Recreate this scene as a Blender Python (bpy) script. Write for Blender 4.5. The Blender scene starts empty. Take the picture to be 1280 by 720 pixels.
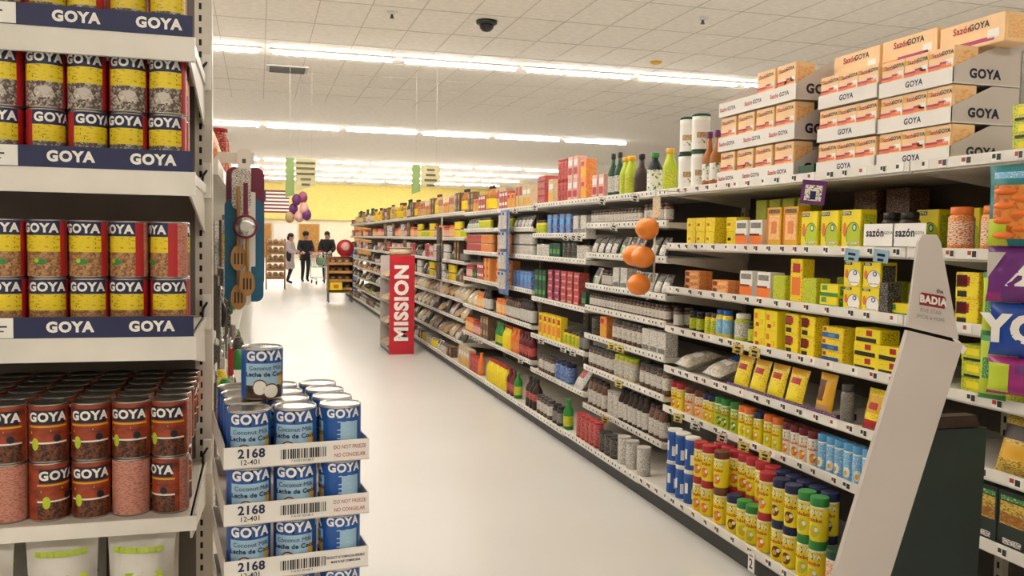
import bpy, bmesh, math, random
from mathutils import Vector, Matrix
rnd = random.Random(11)
S = bpy.context.scene
COL = S.collection
R = math.radians

# ------------------------------------------------------------------ camera, world, exposure
F, PHI, PITCH, ROLL, EYE = 1110.0, R(15.94), R(-3.15), R(0.95), 1.5
fwd = Vector((math.sin(PHI)*math.cos(PITCH), math.cos(PHI)*math.cos(PITCH), math.sin(PITCH)))
r0 = Vector((math.cos(PHI), -math.sin(PHI), 0)); u0 = r0.cross(fwd)
rt = math.cos(ROLL)*r0 + math.sin(ROLL)*u0; up = math.cos(ROLL)*u0 - math.sin(ROLL)*r0
cd = bpy.data.cameras.new('camera'); cam = bpy.data.objects.new('camera', cd); COL.objects.link(cam)
cd.sensor_width = 36; cd.lens = 36*F/1280; cd.clip_end = 200; cd.clip_start = 0.05
m = Matrix((rt, up, -fwd)).transposed().to_4x4(); m.translation = (0, 0, EYE); cam.matrix_world = m
S.camera = cam
S.view_settings.view_transform = 'Standard'; S.view_settings.look = 'None'
S.view_settings.gamma = 1; S.view_settings.use_curve_mapping = False
S.view_settings.exposure = 0.66
W = bpy.data.worlds.new('world'); S.world = W; W.use_nodes = True
W.node_tree.nodes['Background'].inputs[0].default_value = (1.0, 0.96, 0.92, 1)
W.node_tree.nodes['Background'].inputs[1].default_value = 0.3
LAMP = 34.0                                  # emission of the fluorescent tubes
CEIL = 5.0

def ray(x, y): return (x-640)/F*rt - (y-360)/F*up + fwd
def yx(px, z, X=2.28):                        # depth along the aisle of picture column px on the shelf front X at height z
    y = 300
    for _ in range(6):
        d = ray(px, y); t = X/d.x; y -= (z-(EYE+t*d.z))*d.length*F/(t*d.length)*0.9
    return (ray(px, y)*(X/ray(px, y).x)).y

# ------------------------------------------------------------------ materials
def lin(c):
    c = c.lstrip('#'); v = [int(c[i:i+2], 16)/255 for i in (0, 2, 4)]
    return tuple(x/12.92 if x <= .04045 else ((x+.055)/1.055)**2.4 for x in v) + (1,)
MT = {}
def mat(name, col, rough=.45, metal=0, var=0.06, scale=9, col2=None, kind='noise', emit=0, alpha=1, spec=.5, stretch=(1, 1, 1), lo=.45, hi=.55):
    m = bpy.data.materials.new(name); m.use_nodes = True; nt = m.node_tree; b = nt.nodes['Principled BSDF']
    b.inputs['Roughness'].default_value = rough; b.inputs['Metallic'].default_value = metal
    b.inputs['Specular IOR Level'].default_value = spec
    c = lin(col)
    if emit:
        b.inputs['Base Color'].default_value = c
        b.inputs['Emission Color'].default_value = c; b.inputs['Emission Strength'].default_value = emit
    else:
        tc = nt.nodes.new('ShaderNodeTexCoord'); mp = nt.nodes.new('ShaderNodeMapping'); mp.inputs['Scale'].default_value = stretch
        tx = nt.nodes.new('ShaderNodeTexVoronoi' if kind == 'voronoi' else 'ShaderNodeTexNoise'); tx.inputs['Scale'].default_value = scale
        rp = nt.nodes.new('ShaderNodeValToRGB')
        nt.links.new(tc.outputs['Object'], mp.inputs['Vector']); nt.links.new(mp.outputs[0], tx.inputs['Vector'])
        if kind == 'voronoi': nt.links.new(tx.outputs['Color'], rp.inputs[0])
        else: nt.links.new(tx.outputs[0], rp.inputs[0])
        e = rp.color_ramp.elements
        if col2: e[0].position, e[1].position = lo, hi; e[0].color = c; e[1].color = lin(col2)
        else:
            e[0].position, e[1].position = .3, .7
            e[0].color = tuple(x*(1-var) for x in c[:3])+(1,); e[1].color = tuple(min(1, x*(1+var)) for x in c[:3])+(1,)
        nt.links.new(rp.outputs[0], b.inputs['Base Color'])
    if alpha < 1:
        b.inputs['Transmission Weight'].default_value = 1-alpha; b.inputs['IOR'].default_value = 1.1
    MT[name] = m; return m
def printed(name, base, ink, scale=160, lo=.52, hi=.56, stretch=(1, 1, 2.6), rough=.4):   # packaging covered in small print
    return mat(name, base, rough, col2=ink, scale=scale, lo=lo, hi=hi, stretch=stretch)

for n, c in dict(white='f2eee6', cream='eadfc6', paper='f6f3ec', navy='1b2450', navyblk='17182a', red='b3242c', darkred='6d1a22', yellow='f3de22', gold='e0a91c',
                 orange='e8772a', peach='f7cf9a', brown='6a3a20', darkbrown='33211a', tan='c29a63', green='2f8a3a', darkgreen='1d4a30', lime='b9cc2c',
                 blue='2258a8', sky='5fa8dc', paleblue='a9cfe4', teal='1f6f86', purple='6a2a6e', magenta='b0206a', maroon='7c1f38', black='1a1817', grey='8a857e',
                 lgrey='c6c0b8', dgrey='4a4744', pink='e0a0a0', ink='23252e', amber='a8641c', oil='c9b52a', skin='c08a6a').items():
    mat(n, c)
mat('shelf_white', 'dcd6ca', .35); mat('shelf_lip', 'eae6dc', .35); mat('upright', 'd9d2c4', .4); mat('slot', '1c1a18', .7)
mat('end_back', '6f6860', .6); mat('back_panel', '5d5750', .6); mat('kick', '2b2927', .45)
mat('tin', 'b9b6b0', .25, .9); mat('tin_dark', '77736d', .3, .9); mat('steel', 'c9c9c6', .22, 1)
mat('label_red', 'b3242c', .3); mat('label_yellow', 'ead12a', .3, col2='c9a91e', scale=90, lo=.6, hi=.63, stretch=(1, 1, 3))
mat('chickpea', '5c4c44', .4, col2='cfc6b8', scale=300, kind='voronoi', lo=.45, hi=.9)
mat('chick_mound', 'd8d0c4', .4, col2='9c9084', scale=350, kind='voronoi', lo=.2, hi=.9)
mat('pinto', '7a4c2c', .4, col2='c79c6a', scale=300, kind='voronoi', lo=.2, hi=.9)
mat('blackbean', '2f1a14', .4, col2='8a4a2a', scale=300, kind='voronoi', lo=.3, hi=.95)
mat('label_rust', 'a8441f', .35, col2='6e2418', scale=30, lo=.4, hi=.7, stretch=(1, 1, 2)); mat('rust_hi', 'd98a3a', .35)
mat('label_back', 'c98a78', .4, col2='a86a58', scale=170, lo=.5, hi=.55, stretch=(1, 1, 3))
mat('coco_blue', '1f57a6', .3); mat('coco_pale', '9fc4dc', .3); mat('coconut', 'efece2', .4); mat('husk', '4c3322', .6, col2='2b1c12', scale=80)
mat('floor', 'dddbd6', .3, var=.03, scale=.7)
mat('ceil', 'f1e9dd', .8); mat('wall_yellow', 'f2de84', .8); mat('wall_pale', 'efe6cc', .8); mat('wall_side', 'd8d0c0', .8)
mat('door_wood', 'b98432', .5, col2='a06f28', scale=6, lo=.3, hi=.7)
mat('wood', 'c79a5c', .5, col2='b07f44', scale=14, lo=.3, hi=.7, stretch=(4, 4, .6))
mat('rack_wood', 'a8763c', .5, col2='8a5c2c', scale=14, lo=.3, hi=.7)
mat('board_maroon', '7c2340', .35); mat('board_teal', '186a90', .35)
mat('card', 'cfc6bf', .7, var=.02, scale=3); mat('card_white', 'efebe4', .6, var=.03); mat('card_kraft', 'b99a6c', .75, var=.08)
mat('ball_orange', 'ef8a30', .25, var=.04); mat('dkgreen_card', '1d2b26', .5); mat('badia_red', '8e2028', .5); mat('mission_red', 'c01f2e', .4)
mat('clear', 'dcdcd6', .12, alpha=.75); mat('clear_bag', 'd8d2c2', .18, col2='a59a84', scale=60, lo=.35, hi=.7)
printed('p_white', 'eee9e0', '6b6760', 210); printed('p_yellow', 'f3de2a', 'c43a20', 150, .58, .62); printed('p_yellowblk', 'f2da22', '38301a', 150, .56, .6)
printed('p_green', '2f8a3a', 'dfe6c0', 170, .58, .62); printed('p_red', 'b02a2c', 'e8cfc0', 170, .58, .63); printed('p_brown', '5a3828', 'c9b090', 170, .58, .64)
printed('p_blue', '2f5ea8', 'e6ecf2', 170, .56, .6); printed('p_dark', '2c2926', 'b8b0a2', 190, .56, .62); printed('p_beige', 'd9c7a2', '8c6a48', 120, .55, .62)
printed('p_orange', 'e07a2a', 'f3d9a0', 140, .55, .62); printed('p_lime', 'cfd534', '5a7a2a', 140, .55, .6); printed('p_grey', '8d8a84', '3c3a38', 190, .54, .6)
printed('p_pink', 'd98f86', 'f2e2d4', 140, .5, .58); printed('p_sky', '6fb2dc', 'e8f0f6', 160, .55, .62); printed('p_peach', 'f6c88c', 'eeaa66', 60, .5, .6); printed('p_mag', '8c1f4c', 'e0b0c0', 170, .56, .62)
printed('p_veg', 'f2efe8', '5d8a3a', 45, .56, .6, (1, 1, 1)); printed('p_tan', 'c9a878', '6a4a30', 120, .52, .6); printed('p_purple', '5a2a62', 'd8c0e0', 140, .57, .62)
printed('spice_lbl', 'f0dcc0', 'd0602a', 120, .5, .56); printed('tagm', 'f4f0e6', '4a4640', 120, .55, .58); printed('tag_yellow', 'f0dc7a', '8a7a30', 100, .55, .58)
printed('noodle', 'd8b84a', '8a6a24', 90, .5, .6); printed('chips', 'e08a2a', 'b85a18', 40, .5, .6, (1, 1, 1))

# ------------------------------------------------------------------ mesh builder
class MB:
    def __init__(s): s.v, s.f, s.m, s.sm = [], [], [], []
    def quad(s, pts, mt, smooth=False):
        n = len(s.v); s.v += [tuple(p) for p in pts]; s.f.append(tuple(range(n, n+len(pts)))); s.m.append(mt); s.sm.append(smooth); return s
    def box(s, x0, x1, y0, y1, z0, z1, mt, mats=None):          # mats: {'-x':..,'+x':..,'-y':..,'+y':..,'-z':..,'+z':..}
        mats = mats or {}; g = lambda k: mats.get(k, mt)
        s.quad([(x0,y0,z0),(x1,y0,z0),(x1,y0,z1),(x0,y0,z1)], g('-y')); s.quad([(x1,y1,z0),(x0,y1,z0),(x0,y1,z1),(x1,y1,z1)], g('+y'))
        s.quad([(x0,y1,z0),(x0,y0,z0),(x0,y0,z1),(x0,y1,z1)], g('-x')); s.quad([(x1,y0,z0),(x1,y1,z0),(x1,y1,z1),(x1,y0,z1)], g('+x'))
        s.quad([(x0,y0,z1),(x1,y0,z1),(x1,y1,z1),(x0,y1,z1)], g('+z')); s.quad([(x0,y1,z0),(x1,y1,z0),(x1,y0,z0),(x0,y0,z0)], g('-z'))
        return s
    def cbox(s, x0, x1, y0, y1, z0, z1, mt, c=.002):            # box with chamfered edges
        bm = bmesh.new(); bmesh.ops.create_cube(bm, size=1)
        for v in bm.verts: v.co = ((x0+x1)/2+v.co.x*(x1-x0), (y0+y1)/2+v.co.y*(y1-y0), (z0+z1)/2+v.co.z*(z1-z0))
        bmesh.ops.bevel(bm, geom=bm.edges[:], offset=c, segments=2, affect='EDGES'); s.bm(bm, mt); return s
    def bm(s, bm, mt, smooth=False, mx=None):
        n = len(s.v); bm.verts.ensure_lookup_table(); bm.verts.index_update()
        s.v += [tuple(mx @ v.co) if mx else tuple(v.co) for v in bm.verts]
        for f in bm.faces: s.f.append(tuple(n+v.index for v in f.verts)); s.m.append(mt); s.sm.append(smooth)
        bm.free()
    def lathe(s, prof, seg=20, paint=None, c=(0, 0, 0), smooth=True):   # prof: [(r,z,mat of the band that ends here)]
        n = len(s.v); k = len(prof)
        for r, z, _ in prof:
            for i in range(seg):
                a = 2*math.pi*(i+.5)/seg - math.pi/2
                s.v.append((c[0]+r*math.cos(a), c[1]+r*math.sin(a), c[2]+z))
        for j in range(k-1):
            for i in range(seg):
                i2 = (i+1) % seg
                mt = prof[j+1][2]
                if paint:
                    deg = (360*(i+1)/seg+180) % 360-180; mt = paint(deg, (prof[j][1]+prof[j+1][1])/2, mt)
                s.f.append((n+j*seg+i, n+j*seg+i2, n+(j+1)*seg+i2, n+(j+1)*seg+i)); s.m.append(mt); s.sm.append(smooth)
        s.f.append(tuple(n+i for i in reversed(range(seg)))); s.m.append(prof[1][2]); s.sm.append(False)
        s.f.append(tuple(n+(k-1)*seg+i for i in range(seg))); s.m.append(prof[-1][2]); s.sm.append(False)
        return s
    def tube(s, pts, r, mt, seg=6):
        pts = [Vector(p) for p in pts]
        for a, b in zip(pts, pts[1:]):
            d = (b-a).normalized(); q = d.to_track_quat('Z', 'Y').to_matrix(); n = len(s.v)
            for p in (a, b):
                for i in range(seg):
                    t = 2*math.pi*i/seg; s.v.append(tuple(p+q @ Vector((r*math.cos(t), r*math.sin(t), 0))))
            for i in range(seg):
                j = (i+1) % seg; s.f.append((n+i, n+j, n+seg+j, n+seg+i)); s.m.append(mt); s.sm.append(True)
            s.f.append(tuple(n+i for i in reversed(range(seg)))); s.m.append(mt); s.sm.append(False)
            s.f.append(tuple(n+seg+i for i in range(seg))); s.m.append(mt); s.sm.append(False)
        return s
    def ball(s, c, rad, mt, seg=14, rings=9):
        rad = rad if isinstance(rad, tuple) else (rad,)*3
        bm = bmesh.new(); bmesh.ops.create_uvsphere(bm, u_segments=seg, v_segments=rings, radius=1)
        for v in bm.verts: v.co = (c[0]+v.co.x*rad[0], c[1]+v.co.y*rad[1], c[2]+v.co.z*rad[2])
        s.bm(bm, mt, True); return s
    def poly(s, pts2, mt, fn, off=0):                            # flat polygon (u,v) mapped by fn
        s.quad([fn(u, v) for u, v in pts2], mt); return s
    def ell(s, cu, cv, ru, rv, mt, fn, seg=18, strips=6):
        for k in range(strips):
            a = -1+2*k/strips; b = -1+2*(k+1)/strips
            pts = [(cu+ru*t, cv-rv*math.sqrt(max(0, 1-t*t))) for t in (a, (a+b)/2, b)] + [(cu+ru*t, cv+rv*math.sqrt(max(0, 1-t*t))) for t in (b, (a+b)/2, a)]
            s.quad([fn(u, v) for u, v in pts], mt)
        return s
    def text(s, st, size, cu, cv, mt, fn, bold=.02, sx=1.0, rot=0):
        vs, fs = text2d(st, bold); n = len(s.v); cr, sr = math.cos(rot), math.sin(rot)
        for x, y in vs:
            a, b = x*size*sx, y*size
            s.v.append(tuple(fn(cu+a*cr-b*sr, cv+a*sr+b*cr)))
        for f in fs: s.f.append(tuple(n+i for i in f)); s.m.append(mt); s.sm.append(False)
        return s
    def add(s, o, mx=None):
        n = len(s.v); s.v += [tuple(mx @ Vector(v)) if mx else v for v in o.v]
        s.f += [tuple(n+i for i in f) for f in o.f]; s.m += o.m; s.sm += o.sm; return s
    def mesh(s, name):
        me = bpy.data.meshes.new(name); me.from_pydata(s.v, [], s.f)
        names = list(dict.fromkeys(s.m)); ix = {n: i for i, n in enumerate(names)}
        for n in names: me.materials.append(MT[n])
        me.polygons.foreach_set('material_index', [ix[x] for x in s.m]); me.polygons.foreach_set('use_smooth', s.sm)
        me.update(); return me

TX = {}
def text2d(st, bold=.02):                                        # outline letters as a flat triangle mesh, centred, cap height about 0.7
    if (st, bold) in TX: return TX[st, bold]
    cu = bpy.data.curves.new('lettering', 'FONT'); cu.body = st; cu.align_x = 'CENTER'; cu.align_y = 'CENTER'; cu.offset = bold; cu.resolution_u = 3
    cu.space_character = 1.0+bold*2.5
    o = bpy.data.objects.new('lettering', cu); COL.objects.link(o); bpy.context.view_layer.update()
    me = bpy.data.meshes.new_from_object(o.evaluated_get(bpy.context.evaluated_depsgraph_get()))
    bm = bmesh.new(); bm.from_mesh(me); bpy.data.objects.remove(o); bpy.data.curves.remove(cu); bpy.data.meshes.remove(me)
    x0 = min(v.co.x for v in bm.verts); x1 = max(v.co.x for v in bm.verts); k = x0+.17
    while k < x1:
        bmesh.ops.bisect_plane(bm, geom=bm.verts[:]+bm.edges[:]+bm.faces[:], plane_co=(k, 0, 0), plane_no=(1, 0, 0)); k += .17
    bm.verts.index_update()
    if sum(f.normal.z for f in bm.faces) < 0: bmesh.ops.reverse_faces(bm, faces=bm.faces[:])
    r = ([(v.co.x, v.co.y) for v in bm.verts], [tuple(v.index for v in f.verts) for f in bm.faces]); bm.free()
    TX[st, bold] = r; return r
def onfront(y, x0=0, z0=0): return lambda u, v: (x0+u, y, z0+v)              # flat front that faces -Y
def onside(x, y0=0, z0=0): return lambda u, v: (x, y0-u, z0+v)               # faces -X, reads from +Y to -Y
def onnear(y, x0=0, z0=0): return lambda u, v: (x0+u, y, z0+v)
def oncyl(r, off=.0008): return lambda u, v: ((r+off)*math.sin(u/r), -(r+off)*math.cos(u/r), v)

# ------------------------------------------------------------------ object helpers
def obj(name, mb, parent=None, label=None, cat=None, group=None, kind=None, loc=None, rz=0):
    o = bpy.data.objects.new(name, mb if mb is None or isinstance(mb, bpy.types.Mesh) else mb.mesh(name)); COL.objects.link(o)
    if parent: o.parent = parent
    if loc is not None: o.location = loc
    if rz: o.rotation_euler = (0, 0, rz)
    for k, v in (('label', label), ('category', cat), ('group', group), ('kind', kind)):
        if v: o[k] = v
    return o
def thing(name, label, cat, loc=(0, 0, 0), rz=0, group=None): return obj(name, None, None, label, cat, group, None, loc, rz)
def struct(name, mb): return obj(name, mb, kind='structure')
ORD = ['zeroth', 'first', 'second', 'third', 'fourth', 'fifth', 'sixth', 'seventh', 'eighth', 'ninth', 'tenth', 'eleventh', 'twelfth', 'thirteenth', 'fourteenth',
       'fifteenth', 'sixteenth', 'seventeenth', 'eighteenth', 'nineteenth', 'twentieth', 'twenty-first', 'twenty-second', 'twenty-third', 'twenty-fourth', 'twenty-fifth', 'twenty-sixth', 'twenty-seventh', 'twenty-eighth', 'twenty-ninth', 'thirtieth']

# ------------------------------------------------------------------ the room
b = MB(); b.box(-22, 30, -12, 63, -.1, 0, 'floor'); struct('floor', b)
b = MB(); b.box(-22, 30, -12, 63, CEIL, CEIL+.1, 'ceil')
struct('ceiling', b)
b = MB()                                                        # the ceiling grid: thin tee bars a tile apart, lengthwise and across
mat('tee', 'c6beb0', .6)
k = -7
while 3.96+.77*k < 16:
    x = 3.96+.77*k; b.box(x-.007, x+.007, 8, 24, CEIL-.006, CEIL-.001, 'tee'); k += 1
y = 13.7-1.5*3
while y < 24: b.box(-3, 16, y-.007, y+.007, CEIL-.0065, CEIL-.0015, 'tee'); y += 1.5
struct('trim_1', b)
b = MB(); b.box(-22, 30, 62, 62.2, 0, 2.6, 'wall_pale'); b.box(-22, 30, 61.6, 62.2, 2.6, CEIL, 'wall_yellow'); struct('wall_back', b)
b = MB(); b.box(-22.2, -22, -12, 63, 0, CEIL, 'wall_side'); struct('wall_left', b)
b = MB(); b.box(30, 30.2, -12, 63, 0, CEIL, 'wall_side'); struct('wall_right', b)
b = MB(); b.box(-22, 30, -12.2, -12, 0, CEIL, 'wall_side'); struct('wall_front', b)
for i, (x0, x1) in enumerate(((-.6, .75), (2.7, 3.9), (6.4, 7.6))):
    d = struct('door_%d' % (i+1), MB().box(x0, x1, 61.93, 61.99, 0, 2.22, 'door_wood'))
    obj('door_frame', MB().box(x0-.08, x0, 61.9, 61.99, 0, 2.3, 'wood').box(x1, x1+.08, 61.9, 61.99, 0, 2.3, 'wood').box(x0, x1, 61.9, 61.99, 2.22, 2.3, 'wood'), d)
    obj('handle', MB().box(x1-.14, x1-.1, 61.85, 61.93, 1.0, 1.15, 'steel'), d)
w = thing('notice_board', 'white blank board on the far wall between two wooden doors', 'board', (1.72, 61.9, 1.25))
obj('panel', MB().box(-.72, .72, 0, .05, 0, .95, 'card_white'), w)
obj('frame', MB().box(-.76, .76, -.01, 0.04, -.05, 0, 'white').box(-.76, .76, -.01, .04, .95, 1, 'white').box(-.76, -.72, -.01, .04, 0, .95, 'white').box(.72, .76, -.01, .04, 0, .95, 'white'), w)

# fluorescent strips: rows across the aisle, each 2.4 m fixture a thing
mat('tube', 'faf4ec', emit=LAMP); mat('housing', 'efe8da', .5)
hb = MB().box(-1.19, 1.19, -.08, .08, -.03, 0, 'housing').mesh('light_housing')
tb = MB().box(-1.12, 1.12, -.05, .05, -.085, -.03, 'tube').mesh('light_tube')
ROWS = {-6: 'a', 5.5: 'd', 9.5: 'e', 17.5: 'first', 29.4: 'second', 42.5: 'third', 47.0: 'fourth', 51.5: 'fifth', 56.0: 'sixth'}  # the row over the red sign is unseen, added to brighten the aisle
for yy, nm in ROWS.items():
    vis = [] ; lo, hi = (-2, 5) if yy < 40 else (-1, 6)
    if yy < 30: lo = -6
    if yy < 10: hi = 4
    for k in range(lo, hi):
        x = 1.37+2.5*k
        lab = 'white fluorescent strip light, %s from left in the %s ceiling row from the camera' % (ORD[k-lo+1], nm)
        if yy < 10: lab = 'white fluorescent strip light, %s from left, ceiling row %s' % (ORD[k-lo+1], {-6: 'farthest behind the camera', -2.5: 'just behind the camera', 1.5: 'over the end cap', 5.5: 'over the orange balls', 9.5: 'added as unseen fill over red sign'}[yy])
        t = thing('strip_light', lab, 'ceiling light', (x, yy, CEIL-.006), 0, 'fluorescent strips, %s row' % nm)
        obj('housing', hb, t); obj('tube', tb, t)
t = thing('security_camera', 'black dome security camera on the white tiled ceiling', 'camera', (3.52, 14.07, CEIL-.007))
obj('mount', MB().lathe([(.17, 0, 'black'), (.17, -.04, 'black'), (.14, -.06, 'black')][::-1], 24), t)
obj('dome', MB().lathe([(.02, -.17, 'black'), (.07, -.155, 'black'), (.11, -.11, 'black'), (.125, -.05, 'black')], 24), t)
t = thing('air_vent', 'grey slotted air vent in the ceiling behind the first light row', 'vent', (.57, 19.4, CEIL-.007))
obj('frame', MB().box(-.42, .42, -.36, .36, -.03, 0, 'lgrey'), t)
b = MB()
for i in range(7): b.box(-.36, .36, -.3+i*.095, -.25+i*.095, -.05, -.03, 'dgrey')
obj('slats', b, t)
sp = [(1.99, 14.03, 'near the left end of the first light row'), (6.66, 12.73, 'right of the black dome camera')]
for x, y, l in sp:
    t = thing('ceiling_sprinkler', 'small ceiling sprinkler head '+l, 'sprinkler', (x, y, CEIL-.007), 0, 'ceiling sprinklers')
    obj('escutcheon', MB().lathe([(.04, -.03, 'lgrey'), (.09, 0, 'lgrey')], 16), t); obj('head', MB().lathe([(.04, -.09, 'dgrey'), (.03, -.085, 'dgrey'), (.015, -.03, 'dgrey')], 12), t)
t = obj('smoke_detector', MB().lathe([(.05, -.05, 'gold'), (.1, -.03, 'gold'), (.12, 0, 'gold')], 18), None, 'round yellowish smoke detector on ceiling near the boxes on the top shelf', 'detector', loc=(7.44, 16.1, CEIL-.007))

# ------------------------------------------------------------------ products: every kind is built once, copies share its meshes
PR = {}
def P(key, name, cat, desc, w, d, h, body, parts=()):
    PR[key] = dict(name=name, cat=cat, desc=desc, w=w, d=d, h=h, body=body, parts=list(parts), me=None, far=None)
def meshes(k):
    p = PR[k]
    if p['me'] is None: p['me'] = p['body'].mesh(k); p['pme'] = [(n, q.mesh(n)) for n, q in p['parts']]
    return p
def farmesh(k):
    p = PR[k]
    if p['far'] is None:
        q = MB().add(p['body'])
        for _, x in p['parts']: q.add(x)
        p['far'] = q.mesh(k)
    return p['far']
def spawn(k, loc, rz, label, group=None, far=False):
    p = PR[k] if far else meshes(k)
    o = obj(p['name'], farmesh(k) if far else p['me'], None, label, p['cat'], group, None, loc, rz)
    if not far:
        for n, me in p['pme']: obj(n, me, o)
    return o

def goya(b, fn, size, cv, mt='paper', cu=0): b.text('GOYA', size, cu, cv, mt, fn, .045)
def food_can(key, desc, r, h, kind, top='navy', name='food_can'):
    ph = {'chick': 'chickpea', 'pinto': 'pinto', 'black': 'blackbean'}[kind]
    base = 'label_rust' if kind == 'black' else 'label_red'
    def paint(a, z, mt):
        v = z/h
        if v < .03 or v > .97: return mt
        if kind == 'black':
            if a > 75 or a < -105: return 'label_back'
            if abs(a) < 62 and v < .33: return ph
            if abs(a) < 62 and .33 < v < .36: return 'coconut'
            if abs(a) < 58 and .66 < v < .9: return 'navyblk'
            if abs(a) < 62 and .61 < v < .64: return 'gold'
            return base
        if abs(a) < 62 and v > .73: return top
        if abs(a) < 62 and .45 < v < .73: return 'label_yellow'
        if abs(a) < 62 and v < .45: return ph
        if a > 95: return 'label_back'
        return base
    zs = [.0, .03, .06, .33, .36, .45, .61, .64, .66, .73, .9, .95, .97]
    b = MB().lathe([(r*.97, 0, 'tin')]+[(r if .03 <= z <= .95 else r*.985, h*z, 'tin' if z in (.03, .97) else base) for z in zs[1:]], 48, paint)
    fn = oncyl(r)
    if kind == 'black':
        goya(b, fn, r*.66, h*.78); b.ell(r*.5, h*.42, r*.2, r*.2, 'navyblk', oncyl(r, .001)); b.ell(-r*.62, h*.33, r*.2, r*.34, 'lime', oncyl(r, .001)); b.poly([(-r*.9, h*.5), (r*.2, h*.54), (r*.2, h*.57), (-r*.9, h*.54)], 'gold', fn)
    else:
        goya(b, fn, r*.66, h*.845)
        for q in (.68, .6, .52): b.poly([(-r*.75+(q < .55)*r*.2, h*q-.0016), (r*.8, h*q-.0016), (r*.8, h*q+.0012), (-r*.75+(q < .55)*r*.2, h*q+.0012)], 'brown' if q > .65 else 'darkgreen', fn)
        if kind == 'chick': b.ell(0, h*.27, r*.5, h*.1, 'chick_mound', fn); b.ell(r*.1, h*.31, r*.34, h*.06, 'lgrey', oncyl(r, .0012))
        else: b.ell(r*.05, h*.28, r*.36, h*.05, 'green', fn); b.ell(-r*.1, h*.3, r*.12, h*.04, 'lime', oncyl(r, .0012))
    lid = MB().lathe([(r*.985, h*.97, 'tin'), (r*1.0, h*.985, 'tin'), (r*.97, h, 'tin'), (r*.93, h*.999, 'tin'), (r*.9, h*.965, 'tin_dark'), (r*.4, h*.97, 'tin')], 32)
    P(key, name, 'can', desc, 2*r, 2*r, h, b, [('lid', lid)])
food_can('can_chick', 'chickpea can', .0332, .106, 'chick', name='chickpea_can')
food_can('can_pinto', 'pinto bean can', .0332, .106, 'pinto', name='bean_can')
food_can('can_black', 'rust-red bean can', .0338, .108, 'black', name='bean_can')
def coco_can():
    r, h = .0368, .094
    def paint(a, z, mt):
        v = z/h
        if v < .03 or v > .96: return mt
        if abs(a) < 54 and .28 < v < .7: return 'coco_pale'
        if abs(a) < 60 and v < .28: return 'husk'
        if 110 < a < 160 and v < .7: return 'coco_pale'
        return 'coco_blue'
    b = MB().lathe([(r*.97, 0, 'tin')]+[(r, h*z, 'tin' if z in (.03, .98) else 'coco_blue') for z in (.03, .1, .28, .5, .7, .9, .95, .98)], 48, paint)
    fn = oncyl(r); f2 = oncyl(r, .0014)
    b.poly([(-r*.85, h*.72), (r*.0, h*.72), (r*.0, h*.95), (-r*.85, h*.95)], 'navyblk', fn); b.poly([(0, h*.72), (r*.8, h*.72), (r*.8, h*.95), (0, h*.95)], 'navyblk', fn)
    goya(b, f2, r*.6, h*.835); b.text('Coconut Milk', r*.3, r*.05, h*.61, 'navy', f2, .0); b.text('Leche de Coco', r*.3, r*.05, h*.49, 'navy', f2, .03)
    b.ell(-r*.25, h*.24, r*.36, h*.16, 'brown', fn); b.ell(-r*.25, h*.24, r*.31, h*.135, 'coconut', f2)
    b.ell(r*.28, h*.17, r*.4, h*.15, 'brown', f2); b.ell(r*.28, h*.17, r*.35, h*.125, 'coconut', oncyl(r, .002)); b.ell(r*.85, h*.4, r*.14, h*.14, 'gold', fn)
    b.text('GOYA', r*.55, r*2.05, h*.85, 'paper', fn, .04)
    for q in (.78, .7, .55, .47, .39, .2): b.poly([(r*1.75, h*q-.001), (r*2.35, h*q-.001), (r*2.35, h*q+.001), (r*1.75, h*q+.001)], 'paleblue', f2)
    lid = MB().lathe([(r*.985, h*.97, 'tin'), (r*1.0, h*.985, 'tin'), (r*.97, h, 'tin'), (r*.93, h*.999, 'tin'), (r*.9, h*.965, 'tin'), (r*.4, h*.97, 'tin')], 32)
    P('coco', 'coconut_milk_can', 'can', 'blue coconut milk can', 2*r, 2*r, h, b, [('lid', lid)])
coco_can()

def shaker(key, desc, body, lid, w, h, spot='orange', name='spice_shaker', txt=True, band='navyblk', cat='spice jar'):
    r = w/2
    b = MB().lathe([(r*.92, 0, body), (r, h*.02, body), (r, h*.06, body), (r, h*.76, body), (r*.95, h*.79, 'paper'), (r*.9, h*.83, 'paper')], 24)
    fn, f2 = oncyl(r), oncyl(r, .0014)
    if txt:
        b.poly([(-r*.8, h*.58), (0, h*.58), (0, h*.72), (-r*.8, h*.72)], band, fn); b.poly([(0, h*.58), (r*.8, h*.58), (r*.8, h*.72), (0, h*.72)], band, fn)
        goya(b, f2, r*.62, h*.65); b.text('Adobo', r*.6, 0, h*.49, 'red', f2, .03)
    b.ell(0, h*.24, r*.6, h*.14, spot, fn, 12, 4); b.ell(-r*.15, h*.22, r*.3, h*.07, 'gold', f2, 10, 4); b.ell(r*.3, h*.28, r*.22, h*.05, 'paper', f2, 10, 4)
    c = MB().lathe([(r*.98, h*.8, lid), (r*1.0, h*.82, lid), (r*1.0, h*.97, lid), (r*.93, h, lid)], 24)
    P(key, name, cat, desc, w, w, h, b, [('lid', c)])
for k, dsc, bd, ld, sp_ in (('ad_red', 'red-lidded yellow shaker', 'yellow', 'red', 'orange'), ('ad_navy', 'navy-lidded yellow shaker', 'yellow', 'navy', 'brown'),
                            ('ad_green', 'green-lidded yellow shaker', 'yellow', 'green', 'lime'), ('ad_brown', 'brown-lidded yellow shaker', 'yellow', 'brown', 'orange')):
    shaker(k, dsc, bd, ld, .074, .178, sp_)
shaker('ad_dkgreen', 'green spice tub with dark lid', 'p_veg', 'darkgreen', .085, .18, 'green', txt=False)
shaker('ad_spice', 'spice tub with dark green lid', 'spice_lbl', 'darkgreen', .09, .18, 'red', txt=False)
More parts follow.
